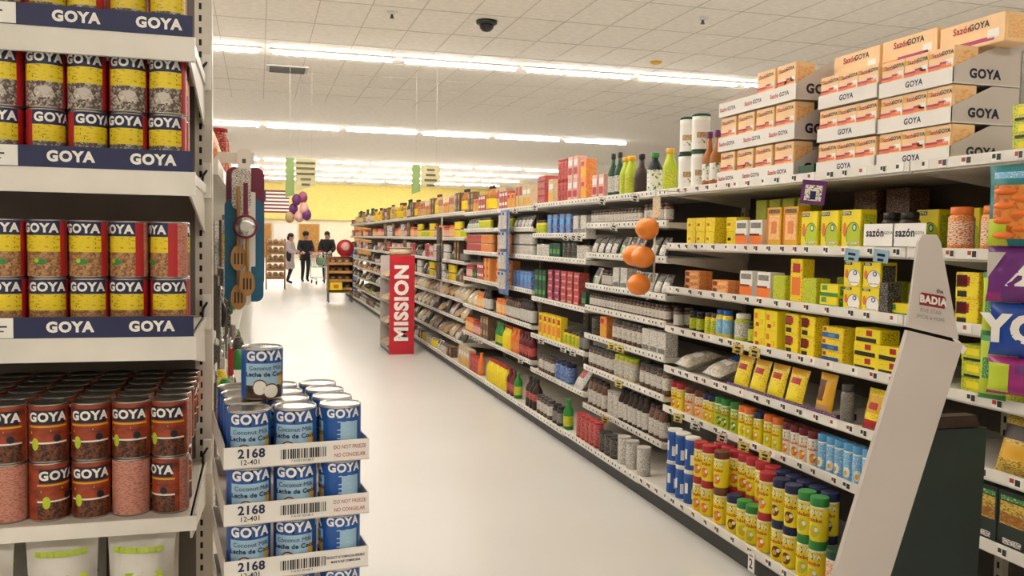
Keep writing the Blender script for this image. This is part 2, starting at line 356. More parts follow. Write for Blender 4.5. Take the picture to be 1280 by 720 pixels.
shaker('sm_red', 'slim red-lidded shaker', 'yellow', 'red', .056, .155, 'orange'); shaker('sm_navy', 'slim navy-lidded shaker', 'yellow', 'navy', .054, .15, 'gold')
shaker('sm_green', 'slim green-lidded shaker', 'lime', 'green', .056, .155, 'green'); shaker('sm_orange', 'slim orange-lidded shaker', 'yellow', 'orange', .054, .155, 'lime')
shaker('sm_brown', 'wide brown-lidded orange shaker', 'peach', 'brown', .078, .15, 'orange'); shaker('sm_dk', 'slim maroon-lidded shaker', 'cream', 'darkred', .054, .15, 'orange')
shaker('sm_blue', 'slim sky blue shaker', 'p_sky', 'sky', .05, .155, 'paper', txt=False)

def jar(key, desc, glass, label, lid, w, h, name='food_jar', lab=(.16, .68), cat='jar'):
    r = w/2; a, c = lab
    b = MB().lathe([(r*.9, 0, glass), (r, h*.04, glass), (r, h*a, glass), (r, h*c, label), (r, h*.76, glass), (r*.8, h*.83, glass)], 20)
    P(key, name, cat, desc, w, w, h, b, [('lid', MB().lathe([(r*.84, h*.83, lid), (r*.86, h*.84, lid), (r*.86, h*.985, lid), (r*.8, h, lid)], 20))])
def bottle(key, desc, liq, label, cap, w, h, name='sauce_bottle', sh=.58, neck=.34, lab=(.14, .46), cat='bottle'):
    r = w/2; a, c = lab
    b = MB().lathe([(r*.9, 0, liq), (r, h*.02, liq), (r, h*a, liq), (r, h*c, label), (r, h*sh, liq), (r*.8, h*(sh+.09), liq), (r*neck*1.15, h*(sh+.2), liq), (r*neck, h*.9, liq)], 18)
    P(key, name, cat, desc, w, w, h, b, [('cap', MB().lathe([(r*neck*1.2, h*.88, cap), (r*neck*1.25, h*.89, cap), (r*neck*1.25, h*.99, cap), (r*neck, h, cap)], 14))])
def canister(key, desc, body, lid, w, h, name='food_canister', paint=None, rim=.07, cat='canister'):
    r = w/2
    b = MB().lathe([(r*.98, 0, lid), (r, h*.02, lid), (r, h*.05, lid)]+[(r, h*z, body) for z in (.2, .35, .5, .65, .8, 1-rim)], 24, paint)
    P(key, name, cat, desc, w*1.032, w*1.032, h, b, [('lid', MB().lathe([(r*1.03, h*(1-rim), lid), (r*1.03, h*.985, lid), (r*.97, h, lid)], 24))])
def carton(key, desc, main, w, d, h, deco=(), text=(), side=None, name='food_box', cat='box'):
    b = MB().cbox(-w/2, w/2, -d/2, d/2, 0, h, main, min(.0025, h*.06)); fn, f2 = onfront(-d/2-.0006), onfront(-d/2-.0012)
    for u0, u1, v0, v1, mt in deco:
        b.poly([(w*(u0-.5), h*v0), (w*(u1-.5), h*v0), (w*(u1-.5), h*v1), (w*(u0-.5), h*v1)], mt, fn)
    for t in text:
        st, sz, u, v, mt = t[:5]; b.text(st, sz, w*(u-.5), h*v, mt, f2, .03)
    if side: b.quad([(w/2+.0006, -d*.4, h*.12), (w/2+.0006, d*.4, h*.12), (w/2+.0006, d*.4, h*.88), (w/2+.0006, -d*.4, h*.88)], side)
    fl = MB().box(-w*.49, w*.49, -d*.02, d*.02, h, h+.0008, 'card_kraft')
    P(key, name, cat, desc, w, d, h, b, [])
def bag(key, desc, main, w, d, h, patch=(), name='food_bag', cat='bag', lean=0, seed=1, seal=None):
    q = random.Random(seed); nx, nz = 10, 12; b = MB(); n0 = 0
    wr = {(i, j): q.uniform(-.1, .1) for i in range(nx+1) for j in range(nz+1)}
    for sgn in (-1, 1):
        n = len(b.v)
        for j in range(nz+1):
            for i in range(nx+1):
                u, v = -1+2*i/nx, -1+2*j/nz
                t = (1-abs(u)**2.6)*(1-abs(v)**5)*(1+wr[i, j])*(1.12-.25*v)
                pinch = 1-.07*(1-abs(v)**3)
                b.v.append((w/2*u*pinch, sgn*(d/2*t+.0006), h*(v+1)/2))
        for j in range(nz):
            for i in range(nx):
                a = n+j*(nx+1)+i; f = (a, a+1, a+nx+2, a+nx+1) if sgn < 0 else (a, a+nx+1, a+nx+2, a+1)
                mt = main; uu, vv = (i+.5)/nx, (j+.5)/nz
                if seal and (j == 0 or j == nz-1): mt = seal
                if sgn < 0:
                    for u0, u1, v0, v1, pm in patch:
                        if u0 <= uu <= u1 and v0 <= vv <= v1: mt = pm
                b.f.append(f); b.m.append(mt); b.sm.append(True)
    if lean:
        c, s_ = math.cos(lean), math.sin(lean)
        b.v = [(x, y*c-z*s_, y*s_+z*c) for x, y, z in b.v]; z0 = min(v[2] for v in b.v); ys = [v[1] for v in b.v]; yc = (min(ys)+max(ys))/2
        b.v = [(x, y-yc, z-z0) for x, y, z in b.v]; d = max(ys)-min(ys); h = max(v[2] for v in b.v)
    P(key, name, cat, desc, w, d, h, b, [])

# jars, bottles
jar('j_white', 'spice jar with white label', 'p_brown', 'p_white', 'darkbrown', .058, .115, 'spice_jar', cat='jar'); jar('j_whitesm', 'small white label spice jar', 'p_brown', 'p_white', 'darkbrown', .05, .1, 'spice_jar', (.2, .66))
jar('j_dark', 'dark glass jar', 'darkbrown', 'p_grey', 'black', .075, .145); jar('j_sofrito', 'orange salsa jar', 'p_orange', 'spice_lbl', 'orange', .085, .155)
jar('j_clear', 'clear jar of white spice', 'p_brown', 'p_white', 'dgrey', .07, .15, lab=(.22, .7)); jar('j_greenlid', 'pale jar with yellow-green lid', 'p_beige', 'p_white', 'lime', .075, .15)
jar('j_small_green', 'small dark bottle, lime label', 'black', 'p_lime', 'black', .05, .115); jar('j_yellow', 'small yellow label jar', 'p_yellow', 'p_lime', 'dgrey', .05, .12)
jar('j_bluelid', 'yellow jar with blue lid', 'p_yellow', 'p_sky', 'blue', .055, .145); jar('j_whitelid', 'lime tub with white lid', 'p_lime', 'p_white', 'white', .085, .14)
jar('j_grey', 'grey pepper jar', 'p_grey', 'p_grey', 'dgrey', .055, .155, 'spice_jar'); jar('j_orange', 'orange food jar', 'p_orange', 'p_peach', 'orange', .085, .16)
jar('j_red', 'red sauce jar', 'p_red', 'p_pink', 'red', .08, .15); jar('j_navy', 'navy blue labelled jar', 'p_blue', 'p_blue', 'navy', .095, .15)
bottle('b_spice', 'tall clear bottle', 'p_brown', 'p_white', 'darkbrown', .07, .2, 'spice_bottle', .72, .55, (.12, .58)); bottle('b_dktall', 'tall dark bottle', 'darkbrown', 'p_white', 'black', .068, .215, 'spice_bottle', .66, .5, (.1, .58))
bottle('b_sauce', 'tall brown sauce bottle', 'amber', 'p_veg', 'purple', .075, .3, sh=.5, lab=(.12, .42)); bottle('b_oil', 'tall dark olive oil bottle', 'darkgreen', 'p_white', 'black', .07, .3, 'oil_bottle', .55, .36, (.12, .48))
bottle('b_soy', 'dark brown soy sauce bottle', 'darkbrown', 'darkbrown', 'black', .095, .26, sh=.5, lab=(.15, .42)); bottle('b_lime', 'yellow green juice bottle', 'lime', 'p_lime', 'gold', .085, .26, 'juice_bottle', .6, .5, (.1, .5))
bottle('b_greencap', 'dark bottle, white label, green cap', 'navyblk', 'p_veg', 'green', .095, .25, sh=.62, neck=.42, lab=(.05, .58)); bottle('b_cola', 'dark cola bottle with red label', 'darkbrown', 'p_red', 'black', .085, .25, 'soda_bottle', .6, .35, (.3, .52))
bottle('b_red', 'red soda bottle', 'p_red', 'red', 'red', .075, .22, 'soda_bottle', .6, .4); bottle('b_green', 'green soda bottle', 'green', 'p_lime', 'green', .075, .23, 'soda_bottle', .6, .38); bottle('b_yel', 'yellow soda bottle', 'yellow', 'p_yellow', 'red', .078, .23, 'soda_bottle', .6, .38)
bottle('b_dkred', 'dark red soda bottle', 'darkred', 'p_red', 'darkred', .078, .23, 'soda_bottle', .6, .38); bottle('b_orange', 'orange soda bottle', 'orange', 'p_orange', 'orange', .075, .23, 'soda_bottle', .6, .38)
bottle('b_cooking', 'yellow cooking oil bottle', 'oil', 'p_yellow', 'darkred', .1, .28, 'oil_bottle', .6, .35, (.12, .5)); bottle('b_cookdk', 'amber cooking oil bottle', 'amber', 'p_yellow', 'black', .1, .27, 'oil_bottle', .6, .35, (.12, .5))
# canisters
def ib_paint(a, z, mt):
    return 'paper' if (-40 < a < -5 and .07 < z < .12) or (15 < a < 50 and .04 < z < .1) else mt
canister('c_blue', 'blue and white tub', 'blue', 'white', .078, .178, paint=ib_paint); canister('c_white', 'tall white canister', 'paper', 'darkgreen', .098, .205, paint=lambda a, z, mt: ('p_veg' if z < .08 else 'p_tan') if abs(a-35) < 45 and .03 < z < .11 else mt)
canister('c_tin', 'plain tin can', 'p_white', 'tin', .075, .11, 'food_can', cat='can'); canister('c_orangecan', 'orange food can', 'p_orange', 'tin', .085, .115, 'food_can', cat='can'); canister('c_redcan', 'red food can', 'p_red', 'tin', .085, .115, 'food_can', cat='can')
canister('c_redtin', 'red spice tin', 'p_red', 'red', .07, .17, 'spice_tin', cat='tin'); canister('c_drum', 'dark round tin with white label', 'p_dark', 'black', .085, .13, 'spice_tin', cat='tin'); canister('c_cyl', 'clear cylinder of white grains', 'p_white', 'lgrey', .08, .17)
# boxes
carton('x_sazon', 'peach seasoning box', 'peach', .15, .1, .165, [(.0, .5, .44, .5, 'orange'), (.4, .9, .46, .54, 'orange'), (0, .55, .5, .55, 'magenta'), (.5, .8, .55, .6, 'magenta'), (.72, .95, .5, .62, 'paper'), (.04, .14, .78, .9, 'gold')], [('Sazón', .024, .34, .84, 'red'), ('GOYA', .021, .7, .85, 'navyblk')], 'p_peach', 'seasoning_box')
carton('x_sazon2', 'peach seasoning box', 'peach', .125, .1, .128, [(.0, .45, .42, .5, 'orange'), (.45, .9, .44, .55, 'orange'), (0, .5, .5, .56, 'magenta'), (.45, .75, .55, .61, 'magenta'), (.68, .95, .5, .66, 'paper'), (.03, .14, .76, .9, 'gold')], [('Sazón', .021, .36, .82, 'red'), ('GOYA', .019, .74, .83, 'navyblk')], 'p_peach', 'seasoning_box')
carton('x_sazlong', 'long peach seasoning box', 'peach', .3, .12, .1, [(.3, .85, .12, .26, 'magenta'), (.75, .92, .2, .5, 'paper'), (0, .3, .05, .2, 'orange')], [('Sazón', .034, .36, .72, 'red'), ('GOYA', .031, .62, .72, 'navyblk')], 'p_peach', 'seasoning_box')
carton('x_cubes', 'small yellow cube box', 'p_yellow', .1, .08, .075, [(.1, .6, .25, .75, 'yellow'), (.15, .45, .4, .6, 'red')], (), None, 'bouillon_box'); carton('x_cubes2', 'white and red seasoning box', 'white', .11, .08, .13, [(0, 1, .1, .45, 'orange'), (0, .8, .42, .5, 'darkred'), (.1, .9, .7, .9, 'p_grey')], (), None, 'seasoning_box')
carton('x_culantro', 'tall orange yellow seasoning box', 'gold', .115, .06, .185, [(.14, .9, .2, .8, 'p_peach'), (.3, .7, .35, .65, 'orange'), (0, .1, 0, 1, 'orange'), (.1, .9, .85, .95, 'p_brown')], (), 'p_yellow', 'seasoning_box')
def tea(key, desc, w, h, pic, sd):
    carton(key, desc, 'yellow', w, .075, h, [(.04, .5, .86, .96, 'navyblk')], [('GOYA', h*.1, .27, .91, 'paper')], sd, 'tea_box')
    b = PR[key]['body']; f1, f2, f3 = (onfront(-.0375-q) for q in (.0008, .0014, .002))
    b.ell(w*.12, h*.36, w*.38, h*.33, 'darkgreen', f1); b.ell(w*.14, h*.35, w*.36, h*.32, 'lime' if pic else 'paper', f2); b.ell(w*.2, h*.55, w*.12, h*.1, 'green' if pic else 'blue', f3); b.ell(w*.2, h*.55, w*.06, h*.06, 'paper', onfront(-.0375-.0026))
    b.poly([(-w*.2, h*.14), (w*.45, h*.14), (w*.45, h*.19), (-w*.2, h*.19)], 'p_white', f3); b.ell(-w*.32, h*.5, w*.1, h*.18, 'orange', f1)
tea('x_tea', 'yellow tea box with lime circle', .12, .16, 1, 'p_lime'); tea('x_tea2', 'blue picture tea box', .105, .1, 0, 'p_dark')
carton('x_teadim', 'plain lime tea box', 'p_lime', .1, .07, .12, (), (), 'p_lime', 'tea_box'); carton('x_brown', 'brown cardboard box', 'p_brown', .15, .1, .13, (), (), None); carton('x_flatorange', 'flat orange brown box', 'p_orange', .17, .08, .036, [(.05, .3, .2, .8, 'brown'), (.4, .9, .3, .7, 'p_peach')], (), None)
carton('x_maggi', 'yellow box with red oval', 'p_yellow', .105, .07, .09, [(.05, .5, .45, .9, 'darkbrown'), (.5, .95, .1, .6, 'yellow'), (.12, .6, .5, .85, 'red'), (.1, .5, .08, .3, 'black')], (), 'p_yellowblk', 'bouillon_box')
carton('x_yelred', 'plain yellow box', 'yellow', .1, .07, .09, [(.1, .35, .5, .8, 'orange'), (.55, .85, .2, .5, 'p_yellow'), (.2, .5, .1, .3, 'red')], (), None, 'bouillon_box')
carton('x_yelblue', 'yellow and blue box', 'p_yellow', .14, .08, .05, [(0, .8, .1, .5, 'blue'), (.3, .6, .2, .4, 'sky'), (.05, .2, .6, .9, 'red')], (), 'p_yellow', 'bouillon_box'); carton('x_yelblk', 'yellow and black box', 'yellow', .15, .09, .055, [(.05, .85, .05, .35, 'black'), (.45, .68, .5, .9, 'red'), (.1, .3, .45, .8, 'p_yellow')], (), 'p_yellowblk', 'bouillon_box')
carton('x_lime', 'lime yellow flat box', 'p_lime', .13, .1, .055, [(.1, .9, .05, .2, 'black'), (.2, .6, .4, .8, 'yellow')], (), 'p_lime'); carton('x_greenlow', 'low yellow-green box', 'yellow', .12, .08, .05, [(0, 1, 0, .3, 'green'), (.1, .4, .5, .9, 'p_green')], (), 'p_green')
carton('x_dkbox', 'dark brown box with white print', 'p_dark', .055, .06, .125, (), (), None); carton('x_signrice', 'dark green dinner box', 'dkgreen_card', .12, .05, .185, [(.08, .92, .42, .82, 'noodle'), (.1, .9, .44, .62, 'p_orange'), (.08, .92, .84, .92, 'p_green'), (.2, .8, .08, .18, 'p_white')], (), None, 'dinner_box')
carton('x_red', 'flat red box', 'p_red', .2, .12, .06, [(.05, .95, .15, .35, 'darkred')], (), None); carton('x_mag', 'flat magenta box', 'p_mag', .115, .08, .05, [(.1, .9, .35, .6, 'pink'), (.05, .3, .1, .9, 'red')], (), None); carton('x_mag2', 'pale-print red box', 'p_red', .115, .08, .05, [(.1, .9, .35, .6, 'pink')], (), None)
carton('x_beige', 'cream carton', 'p_beige', .12, .08, .2, [(.1, .9, .1, .45, 'gold'), (.1, .9, .6, .8, 'white')], (), None); carton('x_blue', 'blue food box', 'p_blue', .1, .07, .16, [(.1, .9, .5, .8, 'sky')], (), None); carton('x_yel', 'tall yellow food box', 'p_yellow', .095, .06, .2, [(.15, .85, .2, .6, 'orange'), (.2, .8, .7, .9, 'red')], (), None)
carton('x_white', 'white food box', 'p_white', .11, .08, .14, [(.1, .9, .1, .3, 'p_grey')], (), None); carton('x_green', 'dark green box', 'darkgreen', .09, .07, .12, [(.1, .9, .3, .6, 'p_green')], (), None); carton('x_dkred', 'dark red box', 'darkred', .16, .12, .24, (), (), None); carton('x_ivory', 'ivory box', 'cream', .1, .1, .2, [(.1, .4, .1, .9, 'p_beige')], (), None)
carton('x_pink', 'pink carton', 'p_pink', .1, .07, .17, [(.1, .9, .2, .5, 'red'), (.1, .9, .6, .85, 'paper')], (), None); carton('x_orange', 'orange food box', 'p_orange', .12, .08, .15, [(.1, .9, .15, .6, 'gold'), (.1, .6, .7, .9, 'red')], (), None)
canister('c_smred', 'small red food can', 'p_red', 'tin', .07, .096, 'food_can', cat='can'); canister('c_smor', 'small orange food can', 'p_orange', 'tin', .07, .096, 'food_can', cat='can'); canister('c_smwh', 'small white food can', 'p_white', 'tin_dark', .07, .1, 'food_can', cat='can'); canister('c_smyel', 'small yellow food can', 'p_yellow', 'tin', .07, .1, 'food_can', cat='can')
carton('x_orsm', 'small orange box', 'p_orange', .11, .08, .08, [(.1, .9, .2, .5, 'gold'), (.1, .5, .6, .9, 'red')], (), None); carton('x_redsm', 'small dark red box', 'p_red', .09, .08, .09, [(.1, .9, .5, .8, 'paper')], (), None); carton('x_creamtall', 'tall cream box', 'p_beige', .09, .07, .23, [(.1, .9, .5, .85, 'red'), (.2, .8, .1, .4, 'gold')], (), None); carton('x_brownsm', 'small brown box', 'p_brown', .1, .08, .12, [(.1, .9, .4, .8, 'p_tan')], (), None)
# bags
bag('g_beans', 'clear bag of pale beans', 'clear_bag', .2, .07, .24, [(.2, .8, .55, .95, 'blue'), (.25, .75, .3, .5, 'paper')], lean=-R(70), seed=3); bag('g_beans2', 'clear bag of white beans', 'clear_bag', .18, .07, .22, [(.2, .8, .3, .6, 'paper')], lean=-R(74), seed=4)
bag('g_yel', 'yellow soup packet', 'p_yellow', .14, .04, .17, [(.2, .8, .12, .45, 'yellow'), (.3, .75, .55, .75, 'red'), (.1, .9, .8, .95, 'gold')], lean=-R(14), seed=5, seal='gold'); bag('g_yelred', 'yellow-red noodle packet', 'p_yellow', .13, .045, .165, [(.0, 1, .0, .22, 'red'), (.25, .8, .45, .8, 'gold'), (.35, .7, .5, .68, 'red')], lean=-R(12), seed=6, seal='p_yellow')
bag('g_kraft', 'brown-yellow snack packet', 'gold', .12, .04, .18, [(.1, .6, .3, .8, 'brown'), (.1, .9, .05, .25, 'tan')], lean=-R(10), seed=7); bag('g_beige', 'beige food bag', 'p_beige', .2, .07, .2, [(.2, .8, .3, .7, 'white')], lean=-R(40), seed=8); bag('g_tan', 'tan tortilla bag', 'p_tan', .24, .07, .24, [(.25, .75, .3, .7, 'p_white')], lean=-R(60), seed=9)
bag('g_white', 'white food bag', 'p_white', .18, .06, .2, [(.2, .8, .4, .8, 'p_red')], lean=-R(35), seed=10); bag('g_dark', 'dark food bag', 'p_dark', .18, .06, .2, [(.2, .8, .4, .8, 'p_beige')], lean=-R(25), seed=12); bag('g_orange', 'orange food bag', 'p_orange', .17, .06, .2, [(.2, .8, .3, .7, 'gold')], lean=-R(20), seed=13); bag('g_yellow', 'yellow food bag', 'p_yellow', .18, .07, .22, [(.2, .8, .5, .9, 'gold')], lean=-R(20), seed=14)
bag('g_noodle', 'clear bag of yellow noodles', 'noodle', .17, .06, .19, [(.0, 1, .62, .8, 'darkbrown'), (.2, .8, .25, .5, 'gold')], lean=-R(15), seed=15); bag('g_pack', 'black and white spice packet', 'p_dark', .1, .04, .13, [(.15, .85, .1, .6, 'p_white')], lean=-R(20), seed=16, name='spice_packet', cat='packet'); bag('g_packw', 'white spice packet', 'p_white', .1, .04, .13, [(.15, .85, .5, .9, 'p_dark'), (.3, .7, .1, .4, 'p_green')], lean=-R(20), seed=17, name='spice_packet', cat='packet')
bag('g_lime', 'lime green snack bag', 'lime', .16, .06, .2, [(.15, .85, .3, .7, 'p_lime')], lean=-R(30), seed=18)

# ------------------------------------------------------------------ right-hand gondola: bays of shelves facing the aisle (-X)
XF, XB, XL = 2.28, 2.8, 2.13
LV = {'A': [1.80, 1.488, 1.24, 1.013, .78, .547, .135], 'B': [1.80, 1.62, 1.41, 1.19, 1.032, .83, .599, .32, .13], 'C': [1.80, 1.55, 1.36, 1.01, .69, .393, .12],
      'D': [1.79, 1.605, 1.36, 1.06, .755, .445, .12], 'E': [1.81, 1.51, 1.23, .98, .784, .555, .288, .12]}
BAYS = {'A2': ('A', 1.0, 2.72, 'right of white display'), 'A1': ('A', 2.72, 4.70, 'left of white display'), 'B': ('B', 4.70, 6.02, 'behind orange balls'), 'C': ('C', 6.02, 7.33, 'past orange balls'),
        'D1': ('D', 7.33, 8.65, 'behind blue strip'), 'D2': ('D', 8.65, 10.0, 'past blue strip')}
for k in range(10): BAYS['E%d' % (k+1)] = ('E', 10+1.32*k, 10+1.32*(k+1), '%s bay past blue strip' % ORD[k+2])
mat('tag_ink', '2a2826'); mat('tag_red', 'a83a28')
def lip_strip(x, y0, y1, z, seed, dots):
    q = random.Random(seed); b = MB().box(x-.012, x, y0+.004, y1-.004, z-.03, z+.006, 'shelf_lip')
    y = y0+.03; step = .1 if not dots else .055; f = onside(x-.0126)
    while y < y1-.05:
        w = q.uniform(.03, .05) if not dots else .03
        b.box(x-.0135, x-.012, y, y+w, z-.027, z+.003, 'paper')
        if dots: b.box(x-.0142, x-.0135, y+.006, y+.02, z-.02, z-.006, 'tag_ink')
        else:
            b.box(x-.0142, x-.0135, y+w*.6, y+w*.95, z-.016, z-.002, 'tag_red' if q.random() < .5 else 'tag_ink'); b.box(x-.0142, x-.0135, y+w*.1, y+w*.5, z-.022, z-.002, 'tag_ink') if q.random() < .8 else None
        y += step*q.uniform(.8, 1.6)
    return b
TALK = {'A1': [(3, 930, 'tag_yellow'), (3, 951, 'tag_yellow'), (6-1, 854, 'tag_yellow'), (5, 876, 'tagm'), (5, 910, 'tagm'), (5, 937, 'tag_yellow'), (5, 964, 'tag_yellow'), (1, 1074, 'paleblue'), (1, 1111, 'paleblue')],
        'B': [(0, 758, 'tagm'), (0, 800, 'tagm'), (1, 773, 'tagm'), (5, 770, 'tag_yellow'), (5, 781, 'tag_yellow'), (6, 779, 'tag_yellow'), (7, 762, 'tag_yellow')],
        'C': [(0, 673, 'tagm'), (1, 712, 'tagm'), (1, 722, 'tagm'), (1, 729, 'tagm'), (4, 681, 'tagm'), (4, 709, 'tagm'), (4, 721, 'tagm')],
        'D1': [(0, 648, 'tagm'), (5, 655, 'tagm')], 'D2': [(5, 592, 'tagm'), (5, 598, 'tagm'), (5, 604, 'tagm')]}
NEAR = ('A1', 'A2', 'B', 'C', 'D1', 'D2')
SHELFOBJ = {}
for key, (lv, y0, y1, ph) in BAYS.items():
    L = LV[lv]; root = thing('shelf_bay', 'white gondola shelf bay '+ph+', facing the aisle', 'shelving', (0, y0, 0), 0, 'shelf bays along the right of the aisle')
    d = y1-y0
    obj('back_panel', MB().box(XB, XB+.04, 0, d, .1, 1.79, 'back_panel'), root)
    obj('kick_plate', MB().box(2.165, 2.19, 0, d, 0, .10, 'kick').box(2.19, XB, 0.002, d-.002, 0, .08, 'kick'), root)
    up_ = MB().box(XB-.03, XB-.001, .0, .04, .1, 1.78, 'upright')
    for i in range(30): up_.box(XB-.031, XB-.03, .014, .026, .2+i*.052, .225+i*.052, 'slot')
    obj('upright', up_, root)
    for i, z in enumerate(L):
        base = i == len(L)-1; x0 = XL if base else XF; zt = z-.008
        b = MB().box(x0, XB, .004, d-.004, zt-(.03 if not base else .035), zt, 'shelf_white')
        if not base:
            for yy in (.006, d-.01): b.quad([(x0+.04, yy, zt-.03), (XB, yy, zt-.09), (XB, yy, zt), (x0+.04, yy, zt)], 'shelf_white'); b.quad([(x0+.04, yy+.003, zt), (XB, yy+.003, zt), (XB, yy+.003, zt-.09), (x0+.04, yy+.003, zt-.03)], 'shelf_white')
        s = obj('base_shelf' if base else 'shelf', b, root)
        obj('price_strip', lip_strip(x0, 0, d, z, hash((lv, i)) % 999 if False else i*37+int(y0*10), lv != 'A'), s)
        for li, px, tm in TALK.get(key, ()):
            if li == i:
                yy = yx(px, z, x0)-y0
                b = MB().box(-.002, 0, -.027, .027, -.05, 0, tm, {'-x': tm}).box(-.0026, -.002, -.014, .014, -.026, -.016, 'tag_ink' if tm != 'paleblue' else 'navy').box(-.0026, -.002, -.011, .011, -.045, -.035, 'tag_ink' if tm != 'paleblue' else 'navy')
                t = obj('shelf_tag', b, s, loc=(x0-.03, yy, z-.004)); t.rotation_euler = (R(8), R(-10), R(38))
t = obj('price_card', MB().box(-.004, 0, -.05, .05, -.1, 0, 'purple').box(-.005, -.004, -.035, .035, -.085, -.02, 'tagm').box(-.006, -.005, -.012, .012, -.08, -.045, 'navy'), None,
        'purple framed price card hanging from top shelf under the peach box trays', 'price card', loc=(XF-.05, yx(1032, 1.76), 1.765)); t.rotation_euler = (R(6), 0, R(40))
t = obj('price_card', MB().box(-.003, 0, -.025, .025, -.09, 0, 'paper').text('2', .06, 0, -.055, 'tag_ink', onside(-.0038)).text('sale', .02, 0, -.016, 'tag_ink', onside(-.0038)), None,
        'white price card on the black kick plate below the yellow shakers', 'price card', loc=(XL-.014, yx(943, .09, XL), .125))

ITEMS = []
q = random.Random(5)
def run(bay, li, px0, px1, kind, stack=1, rows=1, fill=1.0, gap=1.04, dx=0, jit=.12, skip=()):
    """a run of one product on shelf li of a bay, from picture column px0 (far) to px1 (near); px in metres along Y when below 30"""
    lv, y0, y1, _ = BAYS[bay]; L = LV[lv]; z = L[li]-.007; base = li == len(L)-1; xf = (XL if base else XF)+.012
    p = PR[kind]
    ya = px1 if px1 < 30 else yx(px1, z+p['h']*.3, xf); yb = px0 if px0 < 30 else yx(px0, z+p['h']*.3, xf)
    ya = max(ya, y0+.012); yb = min(yb, y1-.012)
    n = max(1, int((yb-ya+.004)/(p['w']*gap)*fill)); pitch = max((yb-ya)/n, p['w']*1.015)
    top = L[li-1]-.045 if li else 9
    if z+p['h']*stack > top+.002:
        s2 = int((top-z)/p['h'])
        if s2 < 1: print('TOO TALL', bay, li, kind, round(p['h'], 3), 'room', round(top-z, 3))
        stack = max(1, min(stack, s2))
    for r in range(rows):
        for i in range(n):
            for t in range(stack):
                if (i, t) in skip: continue
                ITEMS.append(dict(bay=bay, li=li, kind=kind, y=ya+pitch*(i+.5)+q.uniform(-1, 1)*min(.006, (pitch-p['w'])*.3), x=xf+dx+p['d']/2+r*(p['d']+.006), z=z+t*(p['h']+.0006), t=t, r=r, st=stack,
                                  rz=R(-90)+(R(q.uniform(8, 46)) if p['w'] == p['d'] else q.uniform(-.02, .02)*(pitch > p['w']*1.02))))
# --- bay A1 / A2 (nearest, left and right of the white display)
run('A1', 0, 833, 873, 'c_white', 2, fill=.72); run('A1', 0, 874, 893, 'b_sauce', rows=2)
run('A1', 1, 832, 856, 'j_dark', rows=2, dx=.12); run('A1', 1, 858, 893, 'x_cubes', 2); run('A1', 1, 894, 916, 'x_cubes', 2, dx=.04); run('A1', 1, 917, 955, 'x_cubes2'); run('A1', 1, 957, 998, 'x_culantro'); run('A1', 1, 1000, 1076, 'x_tea', gap=1.0)
run('A1', 1, 985, 1060, 'x_brown', 2, dx=.32); run('A1', 1, 1076, 1130, 'x_tea', dx=.2); run('A2', 1, 1140, 1166, 'x_tea', dx=.2); run('A1', 1, 900, 965, 'x_teadim', 2, dx=.2)
run('A1', 1, 1084, 1128, 'j_dark', dx=.03)
run('A1', 2, 850, 880, 'x_flatorange', 3); run('A1', 2, 880, 920, 'x_flatorange', 2); run('A1', 2, 921, 944, 'x_cubes2'); run('A1', 2, 946, 962, 'x_cubes2'); run('A1', 2, 964, 985, 'x_teadim'); run('A1', 2, 987, 1003, 'x_yel', fill=1); run('A1', 2, 1003, 1020, 'x_teadim'); run('A1', 2, 1020, 1050, 'x_greenlow', 2)
run('A1', 2, 985, 1040, 'x_teadim', dx=.25); run('A1', 2, 1052, 1100, 'x_tea2', 2); run('A1', 2, 1052, 1106, 'x_teadim', dx=.2); run('A1', 2, 1101, 1110, 'x_dkbox'); run('A1', 2, 1110, 1131, 'x_greenlow', 1, dx=.02)
run('A1', 3, 832, 848, 'j_white', rows=2); run('A1', 3, 858, 876, 'j_small_green', rows=1, fill=.8); run('A1', 3, 878, 892, 'j_yellow'); run('A1', 3, 892, 908, 'j_bluelid'); run('A1', 3, 910, 930, 'j_whitelid'); run('A1', 3, 931, 940, 'j_small_green')
run('A1', 3, 941, 971, 'x_yelred', 2); run('A1', 3, 972, 1005, 'x_maggi', 2); run('A1', 3, 1006, 1018, 'x_maggi', 2); run('A1', 3, 1020, 1060, 'x_yelblue', 3); run('A1', 3, 1061, 1106, 'x_yelblk', 3); run('A1', 3, 1112, 1134, 'x_yelblk', 2)
run('A1', 4, 838, 866, 'g_beans2', fill=.5); run('A1', 4, 870, 908, 'g_beans'); run('A1', 4, 912, 1000, 'g_yel', gap=.95); run('A1', 4, 1003, 1044, 'g_kraft'); run('A1', 4, 1046, 1058, 'j_grey'); run('A1', 4, 1062, 1110, 'g_yelred', gap=.97)
run('A1', 5, 836, 850, 'sm_red'); run('A1', 5, 851, 875, 'sm_brown'); run('A1', 5, 876, 889, 'sm_navy'); run('A1', 5, 890, 906, 'sm_green'); run('A1', 5, 906, 920, 'sm_green'); run('A1', 5, 920, 935, 'sm_orange'); run('A1', 5, 935, 950, 'sm_navy'); run('A1', 5, 950, 972, 'sm_orange'); run('A1', 5, 974, 1016, 'sm_dk', gap=1.02); run('A1', 5, 1018, 1085, 'sm_blue')
run('A1', 6, 829, 861, 'c_blue', 2, gap=1.0); run('A1', 6, 862, 882, 'ad_red', 2); run('A1', 6, 882, 902, 'ad_brown', 2, fill=.6); run('A1', 6, 903, 916, 'ad_navy', 1); run('A1', 6, 916, 938, 'ad_green', 1); run('A1', 6, 938, 958, 'ad_red', 2); run('A1', 6, 958, 988, 'ad_navy', 2, gap=1.0); run('A1', 6, 989, 1020, 'ad_green', 2); run('A1', 6, 1020, 1050, 'ad_spice', 1); run('A1', 6, 1020, 1050, 'ad_dkgreen', 1, dx=.1); run('A1', 6, 1052, 1070, 'ad_dkgreen', 2)
